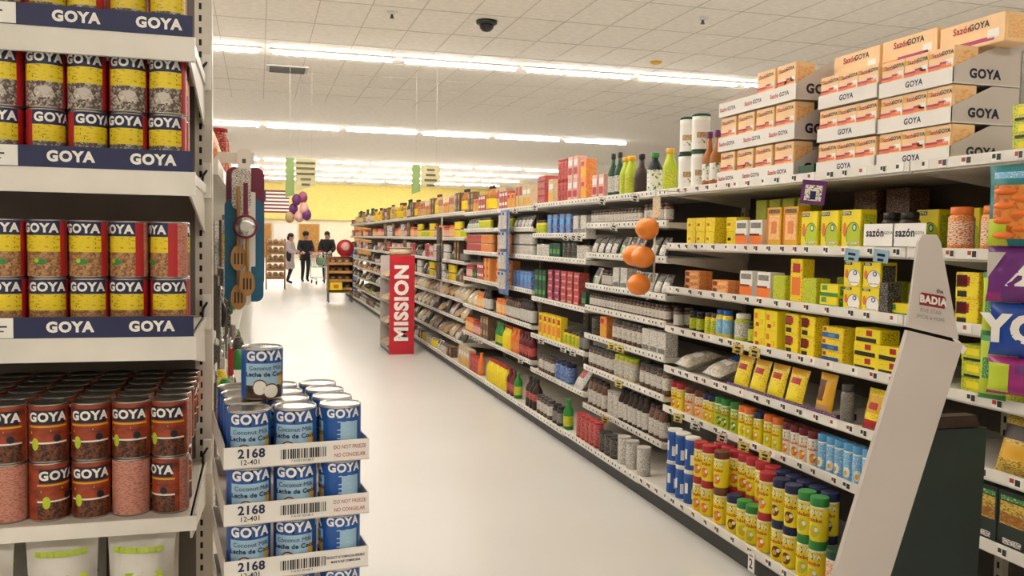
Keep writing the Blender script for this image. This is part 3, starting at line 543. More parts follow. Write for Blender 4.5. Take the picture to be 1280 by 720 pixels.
run('A1', 6, 868, 940, 'ad_red', 2, dx=.085); run('A1', 6, 940, 1010, 'ad_navy', 2, dx=.085)
run('A2', 0, 1238, 1300, 'x_lime', 3, dx=.05)
run('A2', 1, 1172, 1203, 'j_sofrito'); run('A2', 1, 1208, 1250, 'j_sofrito', dx=.0); run('A2', 1, 1165, 1255, 'x_brown', dx=.3)
run('A2', 2, 1188, 1228, 'x_maggi', 2); run('A2', 2, 1195, 1232, 'x_lime', 1, dx=.1)
run('A2', 3, 1196, 1240, 'x_lime', 3); run('A2', 3, 1242, 1280, 'x_lime', 2)
run('A2', 4, 1216, 1310, 'g_noodle', gap=1.0)
run('A2', 5, 1214, 1246, 'x_signrice', 1, gap=1); run('A2', 5, 1250, 1285, 'x_signrice', 1, gap=1)
run('A2', 6, 1225, 1290, 'b_dktall')
for li, ks in ((1, ('x_brown', 'j_sofrito')), (2, ('x_yelblk', 'x_lime')), (3, ('x_maggi', 'x_lime')), (4, ('x_yelred', 'x_white')), (5, ('x_white', 'x_signrice'))):
    run('A2', li, 2.04, 1.75, ks[0]); run('A2', li, 1.72, 1.4, ks[1])
# --- bay B
run('B', 0, 737, 756, 'x_pink', 1); run('B', 0, 757, 772, 'b_oil'); run('B', 0, 772, 785, 'b_lime'); run('B', 0, 786, 801, 'b_soy'); run('B', 0, 802, 817, 'b_greencap'); run('B', 0, 818, 832, 'b_lime', dx=.02)
run('B', 1, 737, 800, 'j_whitesm', rows=1); run('B', 1, 803, 834, 'j_dark') if False else run('B', 1, 803, 834, 'j_white')
run('B', 2, 737, 770, 'g_pack'); run('B', 2, 772, 800, 'g_packw'); run('B', 2, 808, 832, 'g_pack')
run('B', 3, 735, 748, 'g_packw'); run('B', 3, 750, 764, 'j_white'); run('B', 3, 766, 784, 'c_cyl') if False else run('B', 3, 765, 784, 'x_white'); run('B', 3, 786, 812, 'g_packw'); run('B', 3, 814, 833, 'g_pack')
run('B', 4, 735, 832, 'j_whitesm', rows=2, gap=1.1)
run('B', 5, 735, 745, 'c_drum'); run('B', 5, 747, 760, 'j_orange') if False else run('B', 5, 747, 760, 'x_orange', fill=.6); run('B', 5, 763, 800, 'j_clear'); run('B', 5, 802, 832, 'x_white', gap=1.0)
run('B', 6, 734, 764, 'j_clear'); run('B', 6, 765, 790, 'j_greenlid'); run('B', 6, 797, 832, 'j_clear')
run('B', 7, 733, 755, 'b_spice') ; run('B', 7, 756, 770, 'c_cyl'); run('B', 7, 771, 806, 'b_dktall'); run('B', 7, 808, 828, 'b_spice')
run('B', 8, 718, 745, 'c_redtin', 1, gap=1.0); run('B', 8, 746, 766, 'c_drum'); run('B', 8, 768, 788, 'c_cyl'); run('B', 8, 804, 826, 'c_cyl')
# --- bay C
run('C', 0, 661, 682, 'x_red', 4); run('C', 0, 672, 692, 'x_beige', dx=.02) if False else run('C', 0, 683, 694, 'x_beige'); run('C', 0, 695, 708, 'c_redtin', 2, gap=1.0); run('C', 0, 709, 722, 'x_pink', 2); run('C', 0, 723, 735, 'x_orange', 2)
run('C', 1, 666, 680, 'j_yellow'); run('C', 1, 683, 697, 'x_blue', 1) ; run('C', 1, 698, 714, 'x_blue'); run('C', 1, 715, 734, 'x_white', 1)
run('C', 2, 667, 685, 'c_tin'); run('C', 2, 686, 700, 'x_green'); run('C', 2, 701, 714, 'x_blue') if False else run('C', 2, 701, 718, 'c_drum'); run('C', 2, 719, 733, 'c_tin')
run('C', 3, 667, 682, 'x_green', 2); run('C', 3, 683, 700, 'x_mag', 5); run('C', 3, 700, 724, 'x_mag2', 5); run('C', 3, 725, 734, 'x_green')
run('C', 4, 673, 701, 'x_yel', 1); run('C', 4, 702, 722, 'j_yellow', fill=.7); run('C', 4, 722, 731, 'j_dark')
run('C', 5, 672, 690, 'j_clear'); run('C', 5, 691, 710, 'j_navy'); run('C', 5, 710, 731, 'g_white', fill=1)
run('C', 6, 655, 668, 'b_cola'); run('C', 6, 669, 686, 'j_clear', 1, rows=1); run('C', 6, 688, 699, 'j_dark'); run('C', 6, 704, 714, 'b_green', gap=.99)
# --- bays D1, D2 (either side of the blue clip strip)
run('D1', 0, 614, 624, 'x_creamtall'); run('D1', 0, 624, 634, 'x_redsm', 2); run('D1', 0, 634, 644, 'x_orange', 1); run('D1', 0, 644, 653, 'x_creamtall'); run('D1', 0, 653, 663, 'x_beige')
run('D1', 1, 614, 628, 'g_pack'); run('D1', 1, 629, 640, 'j_yellow'); run('D1', 1, 641, 663, 'g_pack')
run('D1', 2, 614, 640, 'c_smor', 2); run('D1', 2, 641, 664, 'c_smwh', 2)
run('D1', 3, 612, 640, 'x_orsm', 3); run('D1', 3, 641, 664, 'x_blue')
run('D1', 4, 612, 630, 'j_orange'); run('D1', 4, 631, 648, 'b_spice'); run('D1', 4, 649, 664, 'b_dktall')
run('D1', 5, 612, 626, 'b_green'); run('D1', 5, 627, 636, 'b_yel'); run('D1', 5, 637, 646, 'b_orange'); run('D1', 5, 647, 663, 'b_dkred')
run('D1', 6, 607, 630, 'b_yel', gap=1.0); run('D1', 6, 631, 640, 'b_dkred'); run('D1', 6, 641, 651, 'b_green')
run('D2', 0, 584, 591, 'x_brownsm', 2); run('D2', 0, 591, 598, 'x_orange'); run('D2', 0, 598, 606, 'x_redsm', 2); run('D2', 0, 606, 613, 'b_cookdk')
run('D2', 1, 582, 597, 'g_packw'); run('D2', 1, 598, 612, 'j_yellow'); run('D2', 2, 581, 600, 'c_smred', 2); run('D2', 2, 600, 613, 'c_smor', 2)
run('D2', 3, 582, 590, 'j_red'); run('D2', 3, 590, 596, 'x_green'); run('D2', 3, 596, 604, 'x_redsm', 2); run('D2', 3, 604, 612, 'x_orsm', 3)
run('D2', 4, 580, 594, 'g_beige'); run('D2', 4, 595, 603, 'j_orange'); run('D2', 4, 603, 611, 'b_dktall')
run('D2', 5, 576, 590, 'j_orange'); run('D2', 5, 590, 600, 'j_red'); run('D2', 5, 600, 610, 'x_brownsm', 2)
run('D2', 6, 573, 586, 'x_beige'); run('D2', 6, 586, 596, 'c_redtin'); run('D2', 6, 596, 606, 'b_orange')
# --- bays further down the aisle
POOL = {0: ['b_cooking', 'b_cookdk', 'x_yel', 'x_creamtall', 'x_pink', 'x_redsm', 'b_oil', 'x_brownsm'], 1: ['b_cooking', 'j_orange', 'j_red', 'c_smwh', 'c_tin', 'b_cookdk', 'x_brownsm'], 2: ['g_white', 'g_dark', 'x_pink', 'c_smred', 'x_brownsm', 'c_smwh', 'j_dark'], 3: ['g_dark', 'g_packw', 'g_pack', 'c_smwh', 'j_white', 'c_smyel', 'x_brownsm'],
        4: ['g_beige', 'g_white', 'g_pack', 'g_dark', 'x_orsm'], 5: ['g_tan', 'g_dark', 'g_white', 'c_smred', 'c_smor', 'c_smwh', 'j_dark'], 6: ['g_tan', 'x_lime', 'c_smwh', 'g_dark', 'c_smred', 'j_white'], 7: ['g_white', 'x_brownsm', 'c_smwh', 'j_clear', 'g_packw', 'c_smyel', 'j_dark']}
q2 = random.Random(21)
for k in range(1, 11):
    bk = 'E%d' % k; y0, y1 = BAYS[bk][1:3]
    for li in range(8):
        pool = POOL[li]
        if k <= 3 and li == 0: pool = ['b_cooking', 'b_cookdk', 'x_creamtall', 'x_brownsm', 'x_orange']
        if k <= 3 and li == 1: pool = ['j_orange', 'c_smyel', 'j_yellow', 'j_red']
        if k <= 3 and li in (4, 5, 6): pool = ['g_tan', 'g_beige', 'g_white', 'g_dark']
        pool = [p for p in pool if k < 6 or p[:2] != 'c_']; room = 9 if li == 0 else LV['E'][li-1]-.045-LV['E'][li]+.008
        pool = [p for p in pool if PR[p]['h'] < room]; ks = q2.sample(pool, min(4 if k <= 6 else 3, len(pool)))
        a = y0
        for j, kk in enumerate(ks):
            bq = y0+(y1-y0)*(j+1)/len(ks)
            st = 2 if k <= 6 and kk[:2] in ('c_', 'x_') and PR[kk]['h']*2 < room and PR[kk]['h'] < .13 else 1
            run(bk, li, bq-.01, a+.01, kk, st, gap=1.06 if k < 5 else 1.25, fill=1.0 if k < 7 else .8); a = bq

SH = lambda li, n: 'top shelf' if li == 0 else 'bottom shelf' if li == n-1 else ORD[li+1]+' shelf'
TIER = {2: ['lower', 'upper'], 3: ['lower', 'middle', 'upper'], 4: ['bottom', 'second-tier', 'third-tier', 'topmost'], 5: ['bottom', 'second-tier', 'third-tier', 'fourth-tier', 'topmost']}
grp = {}
for it in ITEMS:
    far = it['bay'][0] == 'E'; dsc = PR[it['kind']]['desc']
    if it['st'] > 1: dsc = TIER[it['st']][it['t']]+' '+dsc
    if it['r']: dsc = 'rear '+dsc
    it['dsc'] = dsc; grp.setdefault((it['bay'], it['li'], dsc), []).append(it)
for (bay, li, dsc), its in grp.items():
    lv, _, _, ph = BAYS[bay]; its.sort(key=lambda i: (i['y'], i['x'])); far = bay[0] == 'E'
    sh = SH(li, len(LV[lv]))
    for n, it in enumerate(its):
        if far: lab = '%s on %s, %s' % (dsc, sh, ph)
        elif len(its) == 1: lab = '%s on %s %s' % (dsc, sh, ph)
        else: lab = '%s, %s from right on %s %s' % (dsc, ORD[n+1], sh, ph)
        w = lab.split()
        if len(w) > 16: print('LONG', lab)
        spawn(it['kind'], (it['x'], it['y'], it['z']), it['rz'], lab, '%ss on %s %s' % (dsc, sh, ph), far)

# ------------------------------------------------------------------ seasoning trays stacked on the top shelf
def tray(w, d, lip, H, front, side=False):                      # open display tray, front faces -Y, tall slanted ends
    b = MB().box(-w/2, w/2, -d/2, d/2, 0, .003, 'card_white').box(-w/2, w/2, -d/2, -d/2+.003, .003, lip, 'card_white').box(-w/2, w/2, d/2-.003, d/2, .003, H, 'card_white')
    for sx in (-1, 1):
        x0, x1 = (w/2-.003, w/2) if sx > 0 else (-w/2, -w/2+.003)
        pr = [(-d/2, .003), (d/2, .003), (d/2, H), (d*.08, H), (-d/2, lip)]
        A = [(x0, y, z) for y, z in pr]; B = [(x1, y, z) for y, z in pr]
        b.quad(A[::-1], 'card'); b.quad(B, 'card')
        for i in range(5): j = (i+1) % 5; b.quad([A[i], A[j], B[j], B[i]], 'card')
    f = onfront(-d/2-.0008)
    for st, sz, u, c in front: b.text(st, sz, u*w, lip*.5, c, f, .03)
    if side: b.text('GOYA', H*.33, -d*.04, H*.27, 'navyblk', lambda u, v: (w/2+.0008, u, v), .05)
    return b
ZT = LV['A'][0]-.0072
def tstack(pxa, pxb, tiers, pitch, lip, d, front, side, names, box, nbox, sidetop=False):
    yb_, ya_ = yx(pxa, ZT+.05), yx(pxb, ZT+.05); w = yb_-ya_; yc = (ya_+yb_)/2
    tb = tray(w, d, lip, pitch-.003, front, side).mesh('tray')
    for t in range(tiers):
        z = ZT+t*pitch; nm = TIER[tiers][t]
        obj('display_tray', tb, None, '%s white cardboard tray of peach seasoning boxes, %s' % (nm, names), 'tray', 'white trays of seasoning boxes', loc=(XF+.015+d/2, yc, z), rz=R(-90))
        p = PR[box]; pitchb = (w-.012)/nbox
        for i in range(nbox):
            if t == tiers-1 and nbox > 3 and i > 1: continue
            spawn(box, (XF+.015+.008+p['d']/2, ya_+.006+pitchb*(i+.5), z+.0035), R(-90)+q.uniform(-.03, .03)*(pitchb > p['w']*1.06),
                  'peach seasoning box, %s from right, %s tray %s' % (ORD[i+1], nm, names), 'peach seasoning boxes on the top shelf')
    return yc, w
FS = [('Sazón', .028, -.43, 'red'), ('GOYA', .026, -.315, 'navyblk'), ('Sazón', .028, -.08, 'red'), ('GOYA', .026, .035, 'navyblk'), ('Sazón', .028, .25, 'red'), ('GOYA', .026, .365, 'navyblk')]
P('x_sazon', **{k: v for k, v in PR['x_sazon'].items() if k in ('name', 'cat', 'desc', 'w', 'd', 'h', 'body', 'parts')})
tstack(893, 988, 3, .176, .07, .3, FS, True, 'of stack beside brown bottles', 'x_sazon', 4)
tstack(1016, 1089, 3, .14, .055, .29, [('GOYA', .03, 0, 'navy')], False, 'of the middle stack', 'x_sazon2', 3)
tstack(1091, 1183, 3, .135, .055, .29, [('GOYA', .03, 0, 'navy')], True, 'of the nearest stack', 'x_sazon2', 3)
t = obj('display_tray', tray(.115, .28, .05, .06, []), None, 'small dark green cardboard tray between two stacks of white trays', 'tray', loc=(XF+.16, yx(1003, 1.82), ZT), rz=R(-90))
t.data.materials.clear(); t.data.materials.append(MT['darkgreen']); t.data.polygons.foreach_set('material_index', [0]*len(t.data.polygons))
for i in range(3): spawn('x_brown', (XF+.19, yx(1003, 1.82), ZT+.0035+i*.131), R(-90+90), '%s brown cardboard box standing on the small dark green tray' % TIER[3][i], 'brown boxes on the green tray')
zt = ZT+3*.135
for i, (yy, zz) in enumerate(((2.62, 0), (2.935, .0155), (3.25, .42-.405))):
    spawn('x_sazlong', (XF+.2+(.02 if i == 3 else 0), yy, zt+zz+(.0 if i != 2 else 0)), R(-90)+(0, .01, 0, .02)[i], ['long peach seasoning box on top of nearest tray stack', 'long peach seasoning box on top, second from right', 'long peach seasoning box on top of the middle tray stack', 'topmost long peach seasoning box, lying on another long box'][i], 'long peach boxes on the stacks')
for i, yy in enumerate((3.93,)):
    spawn('x_flatorange', (XF+.1, yy, ZT+2*.176+.0037), R(-90), 'flat orange box lying in the upper tray beside brown bottles', None)
b = MB(); ya, yb_ = yx(1044, .82), yx(908, .82)
b.box(0, .003, ya, yb_, 0, .026, 'p_purple').box(.003, .1, ya, ya+.003, 0, .026, 'purple').box(.003, .1, yb_-.003, yb_, 0, .026, 'purple')
obj('packet_tray', b, None, 'low purple cardboard tray edge in front of the yellow soup packets', 'tray', loc=(XF+.004, 0, LV['A'][4]-.0075))
# shelf signs clipped to the second shelf
for i, px in enumerate((1103, 1141)):
    obj('shelf_sign', MB().box(-.002, 0, -.085, .085, 0, .085, 'paper').text('sazón', .042, -.02, .05, 'navyblk', onside(-.0028), .03).text('GOYA', .016, .055, .05, 'grey', onside(-.0028), .02), None,
        'white sazón shelf sign on second shelf, %s one' % ('left', 'right')[i], 'sign', 'white shelf signs', loc=(XF-.016, yx(px, 1.53), LV['A'][1]+.008))
# ------------------------------------------------------------------ white cardboard floor display leaning at the right
t = thing('floor_display', 'white leaning cardboard floor display with small red logo and dark green box', 'display stand', (1.7, 2.0, 0))
def slab(pts, y0, y1, mt, b=None, e=None):
    b = b or MB(); A = [(x, y0, z) for x, z in pts]; B = [(x, y1, z) for x, z in pts]; n = len(pts)
    b.quad(A, mt); b.quad(B[::-1], mt)
    for i in range(n): j = (i+1) % n; b.quad([A[j], A[i], B[i], B[j]], e or mt)
    return b
X0 = -1.7
obj('wing_panel', slab([(1.29+X0, 0), (1.463+X0, 0), (1.867+X0, 1.232), (1.684+X0, 1.272)], 0, .014, 'card'), t)
h = obj('header', slab([(1.684+X0, 1.281), (1.855+X0, 1.245), (1.782+X0, 1.51), (1.768+X0, 1.531), (1.722+X0, 1.531), (1.709+X0, 1.512)], .004, .012, 'card'), t)
fb = lambda u, v: (1.758+X0+.66*u, .0032, 1.325+.66*v-u*.1)
obj('logo', MB().poly([(-.058, .016), (.068, .016), (.072, .06), (.062, .068), (-.05, .068), (-.058, .058)], 'badia_red', fb).text('BADIA', .042, .008, .041, 'paper', lambda u, v: tuple(a-(0, .0006, 0)[i] for i, a in enumerate(fb(u, v))), .05), h)
obj('slogan', MB().text('FIVE STAR', .024, 0, -.005, 'grey', fb, .0), h)
obj('slogan', MB().text('SPICES & MORE', .021, 0, -.032, 'grey', fb, 0), h)
obj('slogan', MB().text('the', .024, .04, .085, 'dgrey', fb, .03), h)
obj('fold_tab', slab([(1.84+X0, 1.262), (1.9+X0, 1.216), (1.885+X0, 1.2), (1.858+X0, 1.235)], .02, .024, 'card_white'), t)
obj('back_panel', slab([(1.545+X0, 0), (1.975+X0, 0), (2.0+X0, .985), (1.73+X0, .985)], .04, .1, 'dkgreen_card'), t)
obj('rear_flap', slab([(1.74+X0, .987), (1.985+X0, .987), (1.97+X0, 1.02), (1.75+X0, 1.02)], .05, .09, 'darkbrown'), t)
# snack bags on a hanging strip at the right edge
def hang(b): return b
q3 = random.Random(8)
def hbag(key, w, h, d, main, patch, seed): bag(key, '', main, w, d, h, patch, name='snack_bag', seed=seed, seal=main)
for c, cc in (('bag_teal', '2a7f86'), ('bag_purple', '6a2b78'), ('bag_blue', '1f48a0'), ('bag_mag', '9a2a78')): mat(c, cc, .25)
hbag('h_teal', .15, .24, .05, 'bag_teal', [(.1, .95, .1, .75, 'chips'), (0, .4, .0, .35, 'lime'), (.15, .8, .8, .93, 'p_sky')], 31); hbag('h_pur', .16, .168, .05, 'bag_purple', [(.0, .3, .0, .15, 'bag_mag')], 32)
hbag('h_blue', .15, .16, .04, 'bag_blue', [], 33); hbag('h_mag', .17, .115, .05, 'bag_mag', [(.0, .35, .1, .8, 'lime'), (.5, .9, .6, .8, 'bag_purple')], 34)
for i in range(7): PR['h_teal']['body'].ball((-.02+.045*(i % 2), -.026, .03+.022*i), (.034, .008, .011), 'orange', 10, 6)
PR['h_blue']['body'].text('YO', .11, 0, .08, 'paper', lambda u, v: (u, -.024, v), .06)
PR['h_pur']['body'].poly([(-.02, .05), (.06, .05), (.06, .15)], 'paper', lambda u, v: (u, -.029, v)).poly([(-.07, .07), (-.02, .15), (-.07, .15)], 'lgrey', lambda u, v: (u, -.027, v))
obj('clip_strip', MB().box(-.0015, .0015, -.02, .02, -.75, 0, 'steel'), None, 'steel hanging strip carrying colourful snack bags at the right edge', 'clip strip', loc=(XF-.018, 2.145, 1.78))
for i, (k, z, l) in enumerate((('h_teal', 1.505, 'teal snack bag picturing orange puffs, topmost on the hanging strip'), ('h_pur', 1.335, 'purple and white snack bag hanging under the teal bag'), ('h_blue', 1.172, 'blue snack bag with white letters hanging under the purple bag'), ('h_mag', 1.052, 'magenta and lime snack bag lowest on the hanging strip'))):
    spawn(k, (XF-.075-.012*(3-i), 2.145, z), R(-62), l, 'snack bags on the hanging strip')
bag('h_green', '', 'lime', .09, .04, .2, [(.2, .8, .3, .7, 'p_green')], name='snack_bag', seed=36, seal='green')
for i, z in enumerate((1.22, 1.02)): spawn('h_green', (XF-.05, 2.262, z), R(-75), 'narrow green snack bag left of the colourful bags, %s one' % ('upper', 'lower')[i], 'narrow green bags')
# ------------------------------------------------------------------ orange balls in nets on a clip strip
obj('clip_strip', MB().box(-.001, .001, -.012, .012, -.5, 0, 'clear').box(0, .175, -.008, .008, -.003, 0, 'clear'), None, 'clear hanging strip carrying the orange balls', 'clip strip', loc=(2.085, 4.47, 1.778))
ob = MB().ball((0, 0, 0), (.064, .064, .06), 'ball_orange', 24, 16); stem = MB().lathe([(.012, .055, 'p_orange'), (.006, .062, 'green'), (.016, .075, 'p_white')], 10); tg = MB().box(-.002, .0, -.02, .02, .05, .075, 'p_white')
obm, stm, tgm = ob.mesh('ball'), stem.mesh('knot'), tg.mesh('tag')
for (y, z, l) in ((4.42, 1.568, 'top orange ball hanging in front of the jars'), (4.465, 1.414, 'near one of the two side-by-side orange balls'), (4.60, 1.42, 'far one of the two side-by-side orange balls, partly hidden'), (4.51, 1.262, 'lowest orange ball of the hanging column')):
    o = obj('orange_ball', obm, None, l, 'ball', 'orange balls on a hanging strip', loc=(2.015 if z != 1.42 else 2.02, y, z)); obj('knot', stm, o); obj('tag', tgm, o)
obj('strip_card', MB().box(-.003, .003, -.045, .045, -.05, .06, 'p_beige'), None, 'small printed card above the topmost orange ball', 'card', loc=(2.078, 4.44, 1.68))
# ------------------------------------------------------------------ blue and black clip strips further down
yb = 8.0
obj('clip_strip', MB().box(0, .008, -.15, .15, -.78, 0, 'p_blue').box(.002, .066, -.01, .01, -.003, .003, 'steel'), None, 'tall blue cardboard hanging strip of white utensil packs', 'clip strip', loc=(2.2, yb, 1.765))
up = MB().cbox(-.05, .05, -.012, .012, 0, .16, 'p_white', .004).mesh('utensil_pack')
cl = MB().box(-.03, .03, -.016, -.012, .13, .155, 'blue').mesh('label_strip')
for r in range(4):
    for c in range(2):
        o = obj('utensil_pack', up, None, 'white utensil pack on blue hanging strip, %s row, %s' % (ORD[r+1], ('left', 'right')[c]), 'utensil pack', 'utensil packs on the blue strip', loc=(2.184, yb+.06-.12*c, 1.59-.185*r), rz=R(-90)); obj('label_strip', cl, o)
yk = 10.75
obj('clip_strip', MB().box(0, .004, -.03, .03, -.95, 0, 'lgrey').box(.002, .106, -.01, .01, -.003, .003, 'steel'), None, 'grey hanging strip carrying black utensils beside the red sign', 'clip strip', loc=(2.16, yk, 1.76))
bk_ = MB().cbox(-.055, .055, -.015, .015, 0, .2, 'p_dark', .006).mesh('utensil_pack')
for r in range(3): obj('utensil_pack', bk_, None, 'black utensil pack on grey hanging strip, %s from top' % ORD[r+1], 'utensil pack', 'black utensil packs', loc=(2.13, yk, 1.43-.22*r), rz=R(-80))
# ------------------------------------------------------------------ red upright sign stand
t = thing('tortilla_stand', 'tall red floor stand lettered MISSION in white, beside the right shelves', 'display stand', (1.763, 11.28, 0))
obj('side_panel', MB().cbox(-.16, .16, 0, .03, 0, 1.27, 'mission_red', .004), t)
obj('lettering', MB().text('MISSION', .235, .0, .66, 'paper', lambda u, v: (u, -.002, v), .05, 1.0, R(90)), t)
fr = MB().box(-.16, .16, .03, .9, .04, .08, 'lgrey')
for z in (.35, .65, .95): fr.box(-.16, .16, .03, .9, z, z+.012, 'lgrey')
fr.box(.14, .16, .03, .9, 0, 1.25, 'red'); fr.box(-.16, .16, .88, .9, 0, 1.25, 'lgrey'); obj('rack', fr, t)
bag('g_tort', 'tortilla bag', 'p_tan', .26, .06, .26, [(.2, .8, .3, .7, 'paper'), (.3, .7, .4, .6, 'red')], lean=-R(78), seed=41, name='tortilla_bag')
for i, z in enumerate((.081, .371, .671, .971)):
    for j in range(2): spawn('g_tort', (-.06+1.763, 11.28+.2+.3*j, z), R(-90), 'tan tortilla bag on %s rack of red stand, %s' % (('lowest', 'second', 'third', 'highest')[i], ('front', 'back')[j]), 'tortilla bags in the red stand')
obj('tortilla_pack', MB().lathe([(.13, 0, 'p_tan'), (.145, .02, 'p_beige'), (.145, .07, 'p_beige'), (.12, .09, 'p_pink')], 20), None, 'round tortilla pack on top of the red floor stand', 'tortilla pack', loc=(1.763, 11.44, 1.271))
obj('stand_topper', MB().lathe([(.15, 0, 'p_beige'), (.15, .012, 'clear')], 20), None, 'clear round lid on top of the tortilla pack', 'lid', loc=(1.763, 11.44, 1.3618))

# ------------------------------------------------------------------ end cap shelf of cans at the left
EX, EY, EB = -.113, 1.75, 2.2
t = thing('endcap_shelf', 'white end cap shelf unit full of cans at the left edge', 'shelving', (EX, EY, 0))
obj('back_panel', MB().box(-1.0, -.03, EB-EY, EB-EY+.03, .1, 2.4, 'end_back'), t)
u = MB().box(-.03, .008, EB-EY, EB-EY+.05, 0, 2.45, 'upright')
for i in range(84): u.box(-.0205, -.0145, EB-EY-.001, EB-EY, .12+i*.0275, .134+i*.0275, 'slot')
obj('upright', u, t)
obj('upright', MB().box(-1.03, -.99, EB-EY, EB-EY+.05, 0, 2.45, 'upright'), t)
obj('base', MB().box(-1.0, -.02, .04, EB-EY, 0, .1, 'kick'), t)
SZ = [1.86, 1.614, 1.309, .968, .638, .14]
for i, z in enumerate(SZ):
    b = MB().box(-.97, -.004, .01, EB-EY, z-.02, z, 'shelf_white').box(-.97, 0, 0, .012, z-(.044 if i < 3 else .028), z, 'shelf_lip').box(-.97, -.9, .012, .02, z-.04, z-.02, 'shelf_white')
    for x in (-.012, -.972): b.add(MB().box(0, .004, 0, 0, 0, 0, 'shelf_white') if False else slab([(0, z), (EB-EY, z), (EB-EY, z-.11), (.01, z-.045)], x, x+.004, 'shelf_white'), Matrix(((0, 1, 0, 0), (1, 0, 0, 0), (0, 0, 1, 0), (0, 0, 0, 1))))
    s = obj('shelf', b, t)
    if i < 4: obj('clip', MB().box(-.012, .006, EB-EY-.03, EB-EY-.012, z-.03, z+.05, 'card_white').tube([(.003, EB-EY-.02, z+.04), (-.01, EB-EY-.04, z+.02), (-.012, EB-EY-.06, z-.02)], .003, 'black'), s)
    if i < 3:
        x1 = -.004; f = onfront(-.0022, 0, z)
        b = MB().box(-.97, x1, -.0012, 0, 0+z, z+.038, 'navy', {'+z': 'navy'})
        for k in range(6): b.text('GOYA', .0255, (-.062, -.073, -.077)[i]-.137*k, .019, 'paper', f, .05)
        o = obj('brand_strip', b, s); obj('price_label', MB().box(-.52, (-.294, -.294, -.305)[i], -.003, -.0023, z+.001, z+.037, 'paper').box(-.35, -.315, -.0034, -.003, z+.02, z+.023, 'ink').box(-.35, -.32, -.0034, -.003, z+.012, z+.014, 'ink'), s)
# cans: (shelf, kind, rows deep, turn of each can in front rows)
def endcans(si, kind, tiers, rows, turns, sh, x0=-.052, pitch=.0685, ncol=7):
    p = PR[kind]; r = p['w']/2; qq = random.Random(si)
    for rw in range(rows):
        for tr in range(tiers):
            for c in range(ncol):
                if rw > 1 and tr < tiers-1: continue
                if rw == 1 and tr < tiers-1 and False: continue
                a = turns[tr][c] if rw == 0 and c < len(turns[tr]) else qq.uniform(-40, 40)
                pos = '%s from right' % ORD[c+1]
                lab = '%s, %s, %s tier on %s end cap shelf' % (p['desc'], pos, TIER[2][tr], sh) if rw == 0 else '%s, %s, %s, %s row back, %s shelf' % (p['desc'], pos, TIER[2][tr], ORD[rw+1], sh)
                if len(lab.split()) > 16: print('LONG', lab)
                spawn(kind, (EX+x0-pitch*c+(qq.uniform(-.001, .001) if rw == 0 else 0), EY+.022+r+rw*(2*r+.0034)-(qq.uniform(0, .002) if rw == 0 else 0), SZ[si]+.0004+tr*(p['h']+.0005)), R(a), lab, '%ss, %s end cap shelf' % (p['desc'], sh))
endcans(0, 'can_chick', 1, 1, [[5, 10, -30, 20, 0]], 'top', pitch=.0685)
endcans(1, 'can_chick', 2, 2, [[-12, -10, 30, 32, -8, 0], [-14, 4, -4, 4, -12, 0]], 'second', pitch=.0692)
endcans(2, 'can_pinto', 2, 2, [[8, -8, -2, 5, -4, 0], [-62, -38, -16, -14, -6, 0]], 'third', pitch=.0692)
endcans(3, 'can_black', 2, 6, [[-45, -150, 6, 38, -120, 0], [-12, -6, 4, 6, -8, 0]], 'fourth', x0=-.05, pitch=.0702)
# rice bags on the shelf below
mat('rice_bag', 'e6e2da', .3, col2='cfcac0', scale=12, lo=.4, hi=.7)
def rice(key, seed):
    bag(key, '', 'rice_bag', .128, .075, .29, [], name='rice_bag', seed=seed, seal='rice_bag')
    b = PR[key]['body']; f = lambda u, v: (u, -.0375*(1-min(1, abs(u)/.064)**2.6)*min(1, 1-abs(2*v/.29-1)**5)*1.08-.0045, v)
    for i in range(8): b.poly([(-.045+.0112*i, .252), (-.0345+.0112*i, .252), (-.0345+.0112*i, .262), (-.045+.0112*i, .262)], 'lime', f)
    
    b.text('CANILLA', .022, 0, .185, 'green', f, .03); b.poly([(-.02, .205), (.045, .205), (.045, .216), (-.02, .216)], 'lime', f); b.ell(.038, .13, .018, .03, 'maroon', f)
    for a in (-40, -20, 0, 20, 40): b.quad([f(-.012, .09), f(-.006, .09), f(-.009+.05*math.sin(R(a)), .09+.05*math.cos(R(a)))], 'green')
rice('rice', 51); PR['rice']['name'] = 'rice_bag'
k = 0
for rw in range(2):
    for c in range(5):
        spawn('rice', (EX-.105-.142*c, EY+.075+.105*rw+(.012 if c % 2 else 0), SZ[4]+.0005+(.0 if rw == 0 else 0)), R((-8, 5, -3, 6, 2)[c]), 'white rice bag with lime band, %s from right in the %s row' % (ORD[c+1], ('front', 'back')[rw]), 'white rice bags on the lowest shelf in view')
